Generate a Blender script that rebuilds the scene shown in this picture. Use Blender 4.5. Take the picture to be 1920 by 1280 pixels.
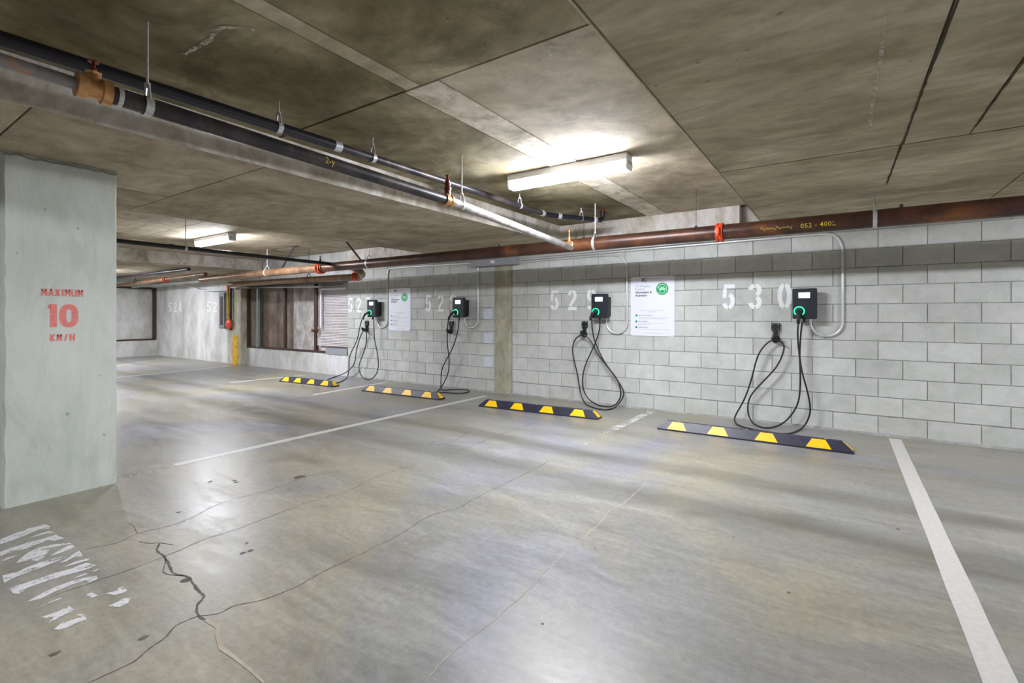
import bpy, bmesh, math, random
from mathutils import Vector, Matrix
random.seed(7)
S = bpy.context.scene
for o in list(bpy.data.objects):
    bpy.data.objects.remove(o)

# ---------------------------------------------------------------- camera, world, exposure
F_PX = 912.0
YAW = math.atan(617 / F_PX)
cam_d = bpy.data.cameras.new('camera'); cam = bpy.data.objects.new('camera', cam_d)
S.collection.objects.link(cam); S.camera = cam
cam.location = (0, 0, 1.3)
cam.rotation_euler = (math.pi / 2, 0, YAW)
cam_d.sensor_width = 36.0
cam_d.lens = F_PX / 1920 * 36.0
cam_d.shift_y = -50 / 1920
cam_d.clip_start = 0.05
W = bpy.data.worlds.new('world'); S.world = W
W.use_nodes = True
W.node_tree.nodes['Background'].inputs[0].default_value = (0.80, 0.88, 1.0, 1)
W.node_tree.nodes['Background'].inputs[1].default_value = 0.05
S.view_settings.view_transform = 'Standard'
S.view_settings.look = 'None'
S.view_settings.gamma = 1
S.view_settings.use_curve_mapping = False
S.view_settings.exposure = 1.9
LENS_STRENGTH_AISLE = 40.0
LENS_STRENGTH = 80.0       # luminous strength of the fluorescent fixtures
LAMP_COL = (0.95, 0.975, 1.06)

# ---------------------------------------------------------------- dimensions (metres)
WY = 6.57            # face of the block wall
ZL, ZH = 2.40, 2.65  # soffit of the drop bands / of the raised bays
XL = -18.27          # left end wall
XR, YB = 7.5, -8.0   # ends behind the camera
CABLE_530 = [(-0.401,6.36,1.187),(-0.407,6.373,1.085),(-0.398,6.386,0.915),(-0.369,6.399,0.666),(-0.326,6.412,0.487),(-0.289,6.425,0.285),(-0.299,6.438,0.147),(-0.362,6.44,0.014),(-0.438,6.114,0.012),(-0.524,6.002,0.012),(-0.669,6.012,0.012),(-0.824,6.049,0.012),(-0.989,6.176,0.012),(-1.071,6.411,0.012),(-1.064,6.44,0.081),(-0.964,6.44,0.286),(-0.888,6.44,0.533),(-0.834,6.44,0.775),(-0.77,6.44,0.909),(-0.688,6.459,0.996),(-0.604,6.458,0.998),(-0.553,6.457,0.951),(-0.558,6.456,0.858),(-0.625,6.455,0.691),(-0.75,6.454,0.529),(-0.879,6.453,0.364),(-0.928,6.452,0.239),(-0.927,6.451,0.107),(-0.873,6.413,0.012),(-0.753,6.214,0.012),(-0.649,6.285,0.012),(-0.552,6.446,0.046),(-0.451,6.445,0.185),(-0.397,6.444,0.34),(-0.384,6.443,0.57),(-0.392,6.442,0.843),(-0.382,6.441,1.06),(-0.367,6.44,1.215)]
CABLE_529 = [(-2.925,6.34,1.239),(-2.924,6.357,1.098),(-2.892,6.374,0.917),(-2.771,6.391,0.661),(-2.63,6.409,0.469),(-2.513,6.426,0.299),(-2.487,6.44,0.202),(-2.539,6.44,0.099),(-2.6,6.386,0.012),(-2.637,6.179,0.012),(-2.79,6.196,0.012),(-3.018,6.36,0.012),(-3.146,6.44,0.141),(-3.192,6.44,0.407),(-3.261,6.44,0.652),(-3.279,6.44,0.818),(-3.238,6.44,0.935),(-3.146,6.44,1.005),(-3.065,6.459,0.99),(-2.975,6.458,0.89),(-2.864,6.457,0.712),(-2.713,6.456,0.539),(-2.586,6.455,0.389),(-2.544,6.454,0.254),(-2.544,6.453,0.155),(-2.606,6.451,0.051),(-2.694,6.411,0.012),(-2.844,6.412,0.012),(-3.014,6.448,0.071),(-3.104,6.447,0.206),(-3.121,6.446,0.37),(-3.08,6.445,0.558),(-2.99,6.443,0.747),(-2.901,6.442,0.934),(-2.851,6.441,1.097),(-2.846,6.44,1.263)]
CABLE_528 = [(-5.583,6.3,1.208),(-5.635,6.341,1.093),(-5.678,6.383,0.975),(-5.714,6.424,0.786),(-5.697,6.44,0.599),(-5.688,6.44,0.436),(-5.713,6.44,0.271),(-5.806,6.44,0.099),(-5.74,6.247,0.012),(-5.534,5.937,0.012),(-5.474,5.815,0.012),(-5.503,5.925,0.012),(-5.477,6.042,0.012),(-5.33,6.075,0.012),(-5.185,6.14,0.012),(-5.147,6.265,0.012),(-5.211,6.41,0.012),(-5.291,6.44,0.024),(-5.469,6.44,0.015),(-5.586,6.297,0.012),(-5.622,6.219,0.012),(-5.823,6.375,0.012),(-5.876,6.44,0.141),(-5.863,6.44,0.308),(-5.775,6.44,0.478),(-5.62,6.44,0.695),(-5.499,6.44,0.977),(-5.451,6.44,1.266)]
CABLE_527 = [(-7.829,6.3,1.221),(-7.906,6.336,1.167),(-8.013,6.372,1.005),(-8.141,6.408,0.759),(-8.393,6.44,0.475),(-8.423,6.44,0.308),(-8.432,6.44,0.142),(-8.328,6.309,0.012),(-7.954,5.874,0.012),(-7.934,5.712,0.012),(-8.206,5.794,0.012),(-8.458,5.951,0.012),(-8.554,6.081,0.012),(-8.747,6.361,0.012),(-8.588,6.44,0.076),(-8.35,6.44,0.202),(-8.236,6.44,0.345),(-8.194,6.44,0.565),(-8.077,6.44,0.841),(-7.974,6.44,0.972),(-7.905,6.44,0.99),(-7.873,6.44,0.873),(-7.913,6.44,0.631),(-8.077,6.44,0.354),(-8.11,6.44,0.19),(-7.995,6.44,0.036),(-7.75,6.405,0.012),(-7.594,6.44,0.117),(-7.524,6.44,0.305),(-7.555,6.44,0.566),(-7.641,6.44,0.826),(-7.661,6.44,1.268)]
CRACKS = [('crackA',0.006,0,[(-3.337,1.111),(-3.259,1.136),(-3.216,1.172),(-3.128,1.205)]),('main',0.011,0,[(-3.216,1.172),(-3.122,1.123),(-3.021,1.12),(-2.922,1.101),(-2.785,1.073),(-2.696,1.097),(-2.621,1.09),(-2.524,1.072),(-2.438,1.064),(-2.385,1.013),(-2.309,0.983),(-2.242,0.984),(-2.15,0.992),(-2.099,0.966),(-2.002,0.936),(-1.905,0.939),(-1.771,0.938),(-1.688,0.932)]),('loop',0.006,0,[(-2.986,1.119),(-2.851,1.053),(-2.776,1.058),(-2.713,1.092)]),('long2',0.004,0,[(-3.021,0.657),(-3.01,0.87),(-3.011,1.116),(-3.051,1.324),(-3.034,1.526),(-3.055,1.776),(-3.058,2.05),(-3.012,2.235)]),('long1',0.004,0,[(-3.41,0.805),(-3.468,0.907),(-3.418,1.036),(-3.465,1.147),(-3.426,1.306),(-3.448,1.434),(-3.549,1.66),(-3.514,1.96),(-3.549,2.331),(-3.449,2.56)]),('spur',0.004,0,[(-3.465,1.147),(-3.617,1.177),(-3.691,1.173)]),('long3',0.0055,0,[(-2.3,0.977),(-2.244,1.038),(-2.246,1.107),(-2.188,1.196),(-2.158,1.333),(-2.169,1.484),(-2.17,1.61),(-2.159,1.948),(-2.202,2.302),(-2.13,2.508),(-2.144,2.639),(-2.143,3.023),(-2.142,3.487),(-2.161,3.791)]),('br',0.006,0,[(-2.3,0.977),(-2.305,0.898),(-2.255,0.84),(-2.234,0.779),(-2.198,0.723),(-2.197,0.666),(-2.203,0.584)]),('long4',0.006,1,[(-1.22,1.249),(-1.24,1.398),(-1.233,1.552),(-1.219,1.802),(-1.233,2.057),(-1.249,2.336),(-1.241,2.548),(-1.248,2.826),(-1.274,3.06),(-1.243,3.22),(-1.246,3.701)]),('up',0.005,0,[(-3.012,2.235),(-3.035,2.42),(-3.094,2.678),(-3.054,3.028)]),('up2',0.005,0,[(-3.044,3.394),(-3.032,3.732),(-3.062,4.125),(-3.054,4.515),(-3.041,5.136)]),('up3',0.005,0,[(-3.404,3.54),(-3.466,3.682),(-3.363,3.592),(-3.306,3.727),(-3.321,3.91),(-3.436,4.182)]),('fil',0.006,1,[(-1.23,4.673),(-1.288,5.093),(-1.337,5.753)])]
MARKS = [[(-4.028,0.671),(-4.061,0.726),(-4.094,0.8),(-4.1,0.873),(-4.03,0.886),(-3.988,0.872),(-4.015,0.829),(-3.983,0.77),(-3.953,0.706),(-3.945,0.657)],[(-3.919,0.77),(-3.941,0.822),(-3.942,0.862),(-3.885,0.876),(-3.913,0.833),(-3.908,0.789)],[(-3.816,0.635),(-3.834,0.685),(-3.842,0.751),(-3.834,0.817),(-3.845,0.871),(-3.743,0.883),(-3.743,0.848),(-3.789,0.824),(-3.77,0.778),(-3.747,0.709),(-3.762,0.664),(-3.752,0.625)],[(-3.676,0.612),(-3.701,0.646),(-3.683,0.685),(-3.676,0.657),(-3.647,0.607)],[(-3.577,0.654),(-3.639,0.688),(-3.684,0.724),(-3.712,0.774),(-3.696,0.821),(-3.644,0.881),(-3.614,0.887),(-3.645,0.834),(-3.616,0.791),(-3.541,0.754),(-3.51,0.724),(-3.559,0.704)],[(-3.534,0.775),(-3.573,0.826),(-3.606,0.868),(-3.596,0.885),(-3.55,0.884),(-3.533,0.833),(-3.524,0.799)],[(-3.464,0.584),(-3.455,0.617),(-3.444,0.637),(-3.468,0.667),(-3.487,0.727),(-3.481,0.789),(-3.437,0.831),(-3.428,0.793),(-3.408,0.726),(-3.393,0.671),(-3.391,0.627),(-3.383,0.605),(-3.359,0.573)],[(-3.393,0.781),(-3.421,0.823),(-3.458,0.857),(-3.477,0.885),(-3.382,0.875),(-3.408,0.845),(-3.381,0.806)],[(-3.318,0.783),(-3.339,0.827),(-3.335,0.884),(-3.3,0.879),(-3.308,0.836),(-3.31,0.804)],[(-3.272,0.574),(-3.28,0.6),(-3.274,0.619),(-3.275,0.683),(-3.278,0.743),(-3.264,0.793),(-3.28,0.861),(-3.204,0.882),(-3.188,0.845),(-3.197,0.792),(-3.206,0.741),(-3.21,0.684),(-3.209,0.627),(-3.165,0.592),(-3.197,0.575)],[(-3.138,0.843),(-3.148,0.866),(-3.152,0.881),(-3.129,0.861)],[(-3.054,0.595),(-3.088,0.644),(-3.109,0.705),(-3.111,0.756),(-3.097,0.809),(-3.071,0.849),(-3.029,0.839),(-3.023,0.805),(-3.064,0.804),(-3.069,0.753),(-3.059,0.693),(-3.033,0.633)],[(-3.14,0.774),(-3.149,0.823),(-3.129,0.829),(-3.128,0.794)],[(-2.954,0.6),(-2.965,0.628),(-2.973,0.688),(-2.958,0.691),(-2.957,0.656),(-2.955,0.616)],[(-2.849,0.597),(-2.843,0.631),(-2.843,0.657),(-2.858,0.691),(-2.793,0.695),(-2.787,0.661),(-2.781,0.643),(-2.769,0.602),(-2.807,0.63),(-2.824,0.605)],[(-2.694,0.604),(-2.725,0.636),(-2.714,0.672),(-2.698,0.708),(-2.665,0.701),(-2.671,0.668),(-2.663,0.635),(-2.668,0.617)],[(-2.709,0.788),(-2.714,0.825),(-2.724,0.847),(-2.708,0.872),(-2.663,0.846),(-2.659,0.812)],[(-2.842,0.815),(-2.829,0.849),(-2.853,0.883),(-2.79,0.885),(-2.779,0.868),(-2.788,0.837)],[(-2.9,0.761),(-2.912,0.783),(-2.849,0.791),(-2.851,0.77)],[(-2.747,0.687),(-2.727,0.706),(-2.69,0.709),(-2.703,0.696)]]
SPOTS = [((-3.595,2.277),0.055),((-2.326,0.789),0.022),((-2.703,1.374),0.018),((-2.697,1.414),0.018),((-2.499,0.563),0.02),((0.287,3.755),0.014),((-0.203,2.61),0.012),((-4.07,1.82),0.02),((-3.936,1.94),0.02),((-2.658,1.082),0.03),((-3.614,1.424),0.015),((-1.041,1.768),0.008),((-2.803,1.448),0.012),((-3.889,1.928),0.02)]

# ---------------------------------------------------------------- node helpers
def newmat(name):
    m = bpy.data.materials.new(name); m.use_nodes = True
    nt = m.node_tree; b = nt.nodes['Principled BSDF']
    return m, nt, b
def nd(nt, typ, **kw):
    n = nt.nodes.new(typ)
    for k, v in kw.items():
        if k in n.inputs.keys() if hasattr(n.inputs, 'keys') else False: n.inputs[k].default_value = v
        else: setattr(n, k, v)
    return n
def pos(nt, scale=(1, 1, 1), loc=(0, 0, 0), rot=(0, 0, 0)):
    g = nt.nodes.new('ShaderNodeNewGeometry'); mp = nt.nodes.new('ShaderNodeMapping')
    mp.inputs['Scale'].default_value = scale; mp.inputs['Location'].default_value = loc; mp.inputs['Rotation'].default_value = rot
    nt.links.new(g.outputs['Position'], mp.inputs['Vector']); return mp.outputs[0]
def noise(nt, vec, scale, detail=4, rough=.55, dist=0.0):
    n = nt.nodes.new('ShaderNodeTexNoise')
    n.inputs['Scale'].default_value = scale; n.inputs['Detail'].default_value = detail
    n.inputs['Roughness'].default_value = rough; n.inputs['Distortion'].default_value = dist
    nt.links.new(vec, n.inputs['Vector']); return n.outputs['Fac']
def ramp(nt, fac, stops, interp='LINEAR'):
    r = nt.nodes.new('ShaderNodeValToRGB'); e = r.color_ramp.elements; r.color_ramp.interpolation = interp
    while len(e) < len(stops): e.new(.5)
    for i, (p, c) in enumerate(stops):
        e[i].position = p
        if not isinstance(c, (tuple, list)): c = (c, c, c)
        e[i].color = (*c[:3], 1)
    nt.links.new(fac, r.inputs['Fac']); return r.outputs['Color']
def mix(nt, fac, a, b, mode='MIX'):
    m = nt.nodes.new('ShaderNodeMixRGB'); m.blend_type = mode
    for i, v in zip((0, 1, 2), (fac, a, b)):
        if isinstance(v, bpy.types.NodeSocket): nt.links.new(v, m.inputs[i])
        elif i == 0: m.inputs[0].default_value = v
        else: m.inputs[i].default_value = (*v[:3], 1) if isinstance(v, (tuple, list)) else (v, v, v, 1)
    return m.outputs[0]
def bump(nt, b, h, strength=.2, dist=.01):
    n = nt.nodes.new('ShaderNodeBump'); n.inputs['Strength'].default_value = strength; n.inputs['Distance'].default_value = dist
    nt.links.new(h, n.inputs['Height']); nt.links.new(n.outputs[0], b.inputs['Normal'])
def srgb(r, g, b):
    f = lambda c: (c / 255 / 12.92) if c / 255 <= .04045 else ((c / 255 + .055) / 1.055) ** 2.4
    return (f(r), f(g), f(b))
def plain(name, col, rough=.5, metal=0.0, var=.12, scale=30, bmp=.08, spec=.5):
    """painted / metal / plastic surface with slight procedural tone variation"""
    m, nt, b = newmat(name)
    v = pos(nt); n = noise(nt, v, scale, 3)
    lo = tuple(c * (1 - var) for c in col); hi = tuple(min(1, c * (1 + var)) for c in col)
    nt.links.new(ramp(nt, n, [(.3, lo), (.7, hi)]), b.inputs['Base Color'])
    b.inputs['Roughness'].default_value = rough; b.inputs['Metallic'].default_value = metal
    b.inputs['Specular IOR Level'].default_value = spec
    if bmp: bump(nt, b, n, bmp, .002)
    return m
def concrete(name, dark, mid, light, s=1.0, rough=.85, speck=True, bmp=.25, stretch=(1, 1, 1), tint=.12, contrast=1.0, stain=None, stain_amt=.0, mott=.55):
    """cast concrete: clouds, mottling, fine grain, pin holes; each piece a slightly different tone"""
    m, nt, b = newmat(name)
    v = pos(nt, stretch)
    big = noise(nt, v, .9 * s, 6, .6, .6); med = noise(nt, v, 4.5 * s, 6, .62, .4); fine = noise(nt, v, 60 * s, 4, .7)
    w = .16 / contrast
    c = ramp(nt, big, [(.5 - w, dark), (.5, mid), (.5 + w, light)])
    c = mix(nt, mott, c, ramp(nt, med, [(.34, .30), (.66, .72)]), 'OVERLAY')
    c = mix(nt, .30, c, ramp(nt, fine, [(.3, .38), (.7, .62)]), 'OVERLAY')
    if stain:
        sn = noise(nt, pos(nt, stretch, (3.1, 7.7, 1.3)), 1.6 * s, 7, .65, 1.2)
        c = mix(nt, mix(nt, 1.0, ramp(nt, sn, [(.50, 0), (.64, 1)]), (stain_amt,) * 3, 'MULTIPLY'), c, stain)
    oi = nt.nodes.new('ShaderNodeObjectInfo')
    c = mix(nt, 1.0, c, ramp(nt, oi.outputs['Random'], [(0, 1 - tint), (1, 1 + tint * .6)]), 'MULTIPLY')
    h = med
    if speck:
        vo = nt.nodes.new('ShaderNodeTexVoronoi'); vo.inputs['Scale'].default_value = 9.0; nt.links.new(pos(nt), vo.inputs['Vector'])
        wob = mix(nt, .3, vo.outputs['Distance'], noise(nt, pos(nt), 40, 2))
        pit = ramp(nt, wob, [(.17, 1), (.20, 0)])
        gate = ramp(nt, noise(nt, pos(nt), 3.3, 2), [(.47, 0), (.51, 1)])
        pf = mix(nt, 1.0, pit, gate, 'MULTIPLY')
        c = mix(nt, mix(nt, 1.0, pf, (.55,) * 3, 'MULTIPLY'), c, tuple(x * .3 for x in dark))
    nt.links.new(c, b.inputs['Base Color'])
    b.inputs['Roughness'].default_value = rough
    b.inputs['Specular IOR Level'].default_value = .3
    bump(nt, b, mix(nt, .5, med, fine), bmp, .006)
    return m

# ---------------------------------------------------------------- object helpers
def link(o, parent=None):
    S.collection.objects.link(o)
    if parent is not None: o.parent = parent
    return o
def tag(o, label=None, cat=None, group=None, kind=None):
    if label: o['label'] = label
    if cat: o['category'] = cat
    if group: o['group'] = group
    if kind: o['kind'] = kind
    return o
def thing(name, label, cat, loc=(0, 0, 0), group=None, rz=0):
    o = bpy.data.objects.new(name, None); link(o); o.location = loc; o.rotation_euler = (0, 0, rz)
    o.empty_display_size = .05
    return tag(o, label, cat, group)
def struct(name, bm=None, mat=None, label=None):
    if bm is None:
        o = bpy.data.objects.new(name, None); link(o)
    else: o = obj(name, bm, mat)
    o['kind'] = 'structure'
    if label: o['label'] = label
    return o
def obj(name, bm, mat, parent=None, smooth=False):
    me = bpy.data.meshes.new(name)
    bmesh.ops.recalc_face_normals(bm, faces=bm.faces)
    bm.to_mesh(me); bm.free()
    if isinstance(mat, (list, tuple)):
        for m in mat: me.materials.append(m)
    else: me.materials.append(mat)
    if smooth:
        for p in me.polygons: p.use_smooth = True
        if hasattr(me, 'set_sharp_from_angle'): me.set_sharp_from_angle(angle=math.radians(40))
    return link(bpy.data.objects.new(name, me), parent)
def box(bm, x0, x1, y0, y1, z0, z1, bev=0.0, mi=0):
    r = bmesh.ops.create_cube(bm, size=1)
    M = Matrix.Translation(((x0 + x1) / 2, (y0 + y1) / 2, (z0 + z1) / 2)) @ Matrix.Diagonal((abs(x1 - x0), abs(y1 - y0), abs(z1 - z0), 1))
    bmesh.ops.transform(bm, matrix=M, verts=r['verts'])
    fs = set(f for v in r['verts'] for f in v.link_faces)
    for f in fs: f.material_index = mi
    if bev:
        es = list(set(e for v in r['verts'] for e in v.link_edges))
        bmesh.ops.bevel(bm, geom=es, offset=bev, segments=2, affect='EDGES', profile=.6, material=mi)
def BM(*boxes, bev=0.0):
    bm = bmesh.new()
    for b in boxes: box(bm, *b, bev=bev)
    return bm
def smooth_path(pts, n=6, closed=False):
    P = [Vector(p) for p in pts]; out = []
    for i in range(len(P) - 1):
        p0 = P[max(i - 1, 0)]; p1 = P[i]; p2 = P[i + 1]; p3 = P[min(i + 2, len(P) - 1)]
        for k in range(n):
            t = k / n
            out.append(.5 * ((2 * p1) + (p2 - p0) * t + (2 * p0 - 5 * p1 + 4 * p2 - p3) * t * t + (3 * p1 - p0 - 3 * p2 + p3) * t ** 3))
    out.append(P[-1]); return out
def fillet(pts, r, n=8):
    """polyline with rounded corners"""
    P = [Vector(p) for p in pts]; out = [P[0]]
    for i in range(1, len(P) - 1):
        a = (P[i - 1] - P[i]); b = (P[i + 1] - P[i])
        d = min(r, a.length * .5, b.length * .5)
        A = P[i] + a.normalized() * d; B = P[i] + b.normalized() * d
        for k in range(n + 1):
            t = k / n
            out.append((1 - t) ** 2 * A + 2 * t * (1 - t) * P[i] + t * t * B)
    out.append(P[-1]); return out
def tube(bm, pts, r, seg=12, cap=True):
    P = [Vector(p) for p in pts]
    Q = [P[0]]
    for p in P[1:]:
        if (p - Q[-1]).length > 1e-5: Q.append(p)
    P = Q; rings = []
    up = None
    for i, p in enumerate(P):
        t = (P[min(i + 1, len(P) - 1)] - P[max(i - 1, 0)]).normalized()
        if up is None:
            up = Vector((0, 0, 1)) if abs(t.z) < .9 else Vector((1, 0, 0))
        up = (up - t * up.dot(t))
        if up.length < 1e-4: up = t.orthogonal()
        up.normalize(); s = t.cross(up)
        rr = r[i] if isinstance(r, (list, tuple)) else r
        rings.append([bm.verts.new(p + (up * math.cos(a) + s * math.sin(a)) * rr) for a in (2 * math.pi * k / seg for k in range(seg))])
    for a, b in zip(rings, rings[1:]):
        for k in range(seg): bm.faces.new((a[k], a[(k + 1) % seg], b[(k + 1) % seg], b[k]))
    if cap: bm.faces.new(rings[0][::-1]); bm.faces.new(rings[-1])
def lathe(bm, prof, axis_from, axis_to, seg=20):
    """prof: [(t along axis in m, radius)]"""
    A = Vector(axis_from); d = (Vector(axis_to) - A).normalized()
    up = d.orthogonal().normalized(); s = d.cross(up)
    rings = [[bm.verts.new(A + d * t + (up * math.cos(a) + s * math.sin(a)) * max(r, 1e-4)) for a in (2 * math.pi * k / seg for k in range(seg))] for t, r in prof]
    for a, b in zip(rings, rings[1:]):
        for k in range(seg): bm.faces.new((a[k], a[(k + 1) % seg], b[(k + 1) % seg], b[k]))
    bm.faces.new(rings[0][::-1]); bm.faces.new(rings[-1])
def poly(bm, pts):
    return bm.faces.new([bm.verts.new(p) for p in pts])
def prism(bm, pts2, f0, f1):
    """extrude 2D outline between maps f0,f1: (u,v)->xyz"""
    a = [bm.verts.new(f0(u, v)) for u, v in pts2]; b = [bm.verts.new(f1(u, v)) for u, v in pts2]
    n = len(a)
    for k in range(n): bm.faces.new((a[k], a[(k + 1) % n], b[(k + 1) % n], b[k]))
    bm.faces.new(a[::-1]); bm.faces.new(b)
def ribbon(bm, pts, w, z=0.0, frame=None):
    """flat ribbon along 2D pts, w = width or list"""
    P = [Vector((p[0], p[1], 0)) for p in pts]; vs = []
    for i, p in enumerate(P):
        t = (P[min(i + 1, len(P) - 1)] - P[max(i - 1, 0)]).normalized(); n = Vector((-t.y, t.x, 0))
        ww = (w[i] if isinstance(w, (list, tuple)) else w) / 2
        A, B = p + n * ww, p - n * ww
        if frame: vs.append((bm.verts.new(frame(A.x, A.y)), bm.verts.new(frame(B.x, B.y))))
        else: vs.append((bm.verts.new((A.x, A.y, z)), bm.verts.new((B.x, B.y, z))))
    for a, b in zip(vs, vs[1:]): bm.faces.new((a[0], a[1], b[1], b[0]))
def copy_tree(o, parent=None):
    c = o.copy(); S.collection.objects.link(c); c.parent = parent
    for ch in list(o.children): copy_tree(ch, c)
    return c
def text_bm(txt, size, frame, bold=0.0, align='LEFT', xs=1.0, spacing=1.0):
    """lettering as flat polygons, placed with frame(u,v)->xyz"""
    cu = bpy.data.curves.new('t', 'FONT'); cu.body = txt; cu.size = size; cu.align_x = align; cu.offset = bold; cu.resolution_u = 2
    cu.space_character = spacing
    to = bpy.data.objects.new('t', cu); S.collection.objects.link(to)
    bpy.context.view_layer.update()
    me = bpy.data.meshes.new_from_object(to.evaluated_get(bpy.context.evaluated_depsgraph_get()))
    bm = bmesh.new(); bm.from_mesh(me)
    for v in bm.verts: v.co = Vector(frame(v.co.x * xs, v.co.y))
    bpy.data.objects.remove(to); bpy.data.meshes.remove(me); bpy.data.curves.remove(cu)
    return bm

# ---------------------------------------------------------------- materials
M = {}
M['block'] = concrete('painted block', srgb(184, 186, 182), srgb(192, 194, 189), srgb(199, 201, 197), s=1.6, rough=.7, speck=False, bmp=.22, tint=.09, contrast=.7, mott=.22)
M['mortar'] = concrete('mortar', srgb(136, 137, 132), srgb(150, 151, 146), srgb(162, 163, 158), s=2, speck=False, tint=0)
M['soffit_tan'] = concrete('soffit tan', srgb(151, 138, 116), srgb(181, 168, 146), srgb(203, 192, 171), rough=.8, tint=.08, stain=srgb(123, 113, 88), stain_amt=.35)
M['soffit_olive'] = concrete('soffit olive', srgb(101, 91, 61), srgb(138, 128, 98), srgb(176, 166, 138), rough=.8, tint=.1, contrast=1.1, stain=srgb(91, 81, 51), stain_amt=.6)
M['soffit_grey'] = concrete('soffit grey', srgb(158, 146, 122), srgb(182, 170, 146), srgb(200, 189, 166), rough=.8, tint=.05, stretch=(1, 2.2, 1), stain=srgb(140, 132, 102), stain_amt=.4, mott=.42)
M['soffit_strip'] = concrete('soffit strip', srgb(168, 158, 138), srgb(208, 197, 178), srgb(231, 221, 203), s=2.2, rough=.85, tint=.05, stain=srgb(138, 128, 108), stain_amt=.6)
M['slab'] = concrete('slab joint', srgb(86, 78, 61), srgb(108, 100, 78), srgb(126, 116, 96), rough=.9, speck=False)
M['lip'] = concrete('band edge', srgb(176, 168, 150), srgb(210, 204, 194), srgb(232, 228, 224), s=2.2, rough=.9, stretch=(1, 1, .7), bmp=.5, stain=srgb(150, 140, 108), stain_amt=.5)
M['fin'] = plain('formwork fin', srgb(192, 184, 160), .9)
M['seam_dark'] = plain('stained joint', srgb(62, 54, 38), .9)
M['column'] = concrete('column concrete', srgb(198, 206, 198), srgb(214, 221, 213), srgb(226, 231, 226), s=1.4, rough=.85, stretch=(1.4, 1.4, .45), tint=0, stain=srgb(182, 190, 174), stain_amt=.4, mott=.3)
M['wallc'] = concrete('wall concrete', srgb(178, 179, 174), srgb(204, 204, 201), srgb(218, 218, 218), s=1.1, rough=.8, stretch=(1, 1, .45), bmp=.3, tint=.02, stain=srgb(146, 147, 138), stain_amt=.4, mott=.35)
M['pilaster'] = concrete('pilaster concrete', srgb(150, 148, 126), srgb(172, 169, 150), srgb(186, 183, 166), s=1.6, rough=.85, stretch=(1, 1, .5), tint=0, stain=srgb(134, 130, 98), stain_amt=.45)
M['bay_a'] = concrete('backing brown', srgb(118, 104, 92), srgb(140, 126, 114), srgb(154, 142, 132), s=1.5, speck=True, stretch=(1, 1, .5), tint=0)
M['bay_b'] = concrete('backing stained', srgb(142, 130, 122), srgb(182, 174, 168), srgb(212, 208, 206), s=2.4, speck=True, stretch=(1, 1, .6), tint=0, stain=srgb(224, 222, 224), stain_amt=.6)
M['bay_c'] = plain('backing white', srgb(214, 208, 208), .8)
M['white_paint'] = None
M['black_pipe'] = plain('black coated pipe', srgb(30, 26, 36), .35, 0, .3, 18, .1)
M['steel_dark'] = None
M['galv'] = plain('galvanised steel', (.62, .63, .64), .36, .5, .12, 60)
M['emt'] = plain('zinc conduit', (.72, .73, .73), .34, .45, .06, 40)
M['bronze'] = plain('cast bronze', srgb(204, 156, 106), .34, .6, .3, 25, .2)
M['orange'] = plain('orange enamel', srgb(214, 70, 30), .4, 0, .15, 30)
M['copper_red'] = plain('red sprinkler', srgb(120, 52, 36), .4, .4, .2, 40)
M['white_metal'] = plain('white enamel', srgb(222, 222, 228), .4, 0, .03)
M['grey_box'] = plain('grey enamel', srgb(150, 152, 158), .45, 0, .05)
M['panel_grey'] = plain('panel blue grey', srgb(128, 142, 146), .5, 0, .06)
M['black_plastic'] = plain('black plastic', srgb(24, 27, 32), .45, 0, .1, 40, .03)
M['charger_face'] = plain('charcoal plastic', srgb(32, 38, 46), .42, 0, .05, 30, .02)
M['rubber'] = plain('black rubber', srgb(42, 42, 60), .42, 0, .18, 22, .15, .5)
M['cable'] = plain('black cable', srgb(30, 28, 30), .45, 0, .1)
M['yellow'] = plain('reflective yellow', srgb(255, 200, 0), .4, 0, .05, 50)
M['guard'] = plain('worn yellow paint', srgb(206, 160, 20), .6, 0, .25, 9)
M['brown_frame'] = plain('brown steel', srgb(66, 42, 38), .55, 0, .2)
M['poster'] = plain('white sign sheet', srgb(228, 230, 240), .3, 0, .01, 5, 0)
M['ink'] = plain('dark ink', srgb(48, 48, 66), .5, 0, 0, 5, 0)
M['ink_soft'] = plain('grey ink', srgb(176, 180, 192), .5, 0, 0, 5, 0)
M['ink_green'] = plain('grey green ink', srgb(146, 178, 174), .5, 0, 0, 5, 0)
M['green'] = plain('sign green', srgb(26, 150, 92), .4, 0, 0, 5, 0)
M['green_lite'] = plain('sign pale green', srgb(150, 228, 184), .4, 0, 0, 5, 0)
M['stain'] = plain('oil stain', srgb(92, 86, 58), .35, 0, .2)
M['crack'] = plain('open crack', srgb(104, 97, 90), .95, 0, .3, 14)
M['crack_fill'] = plain('filled crack', srgb(178, 168, 150), .9, 0, .15, 14)
M['chalk'] = plain('yellow marker', srgb(196, 176, 60), .8)
M['digit'] = None

def emis(name, col, st):
    m = bpy.data.materials.new(name); m.use_nodes = True; nt = m.node_tree
    nt.nodes.remove(nt.nodes['Principled BSDF'])
    e = nt.nodes.new('ShaderNodeEmission'); e.inputs[0].default_value = (*col, 1); e.inputs[1].default_value = st
    nt.links.new(e.outputs[0], nt.nodes['Material Output'].inputs[0]); return m
M['lens'] = emis('fluorescent lens', LAMP_COL, LENS_STRENGTH)
M['lens_dim'] = emis('dimmer fluorescent lens', LAMP_COL, LENS_STRENGTH_AISLE)  # aisle row set to emit less than the front row
M['lens_side'] = emis('fluorescent lens side', LAMP_COL, LENS_STRENGTH * .16)
M['screen'] = emis('lit display', (.95, .9, 1.0), 2.2)
M['led'] = emis('green led ring', (.02, .85, .22), 1.3)

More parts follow.
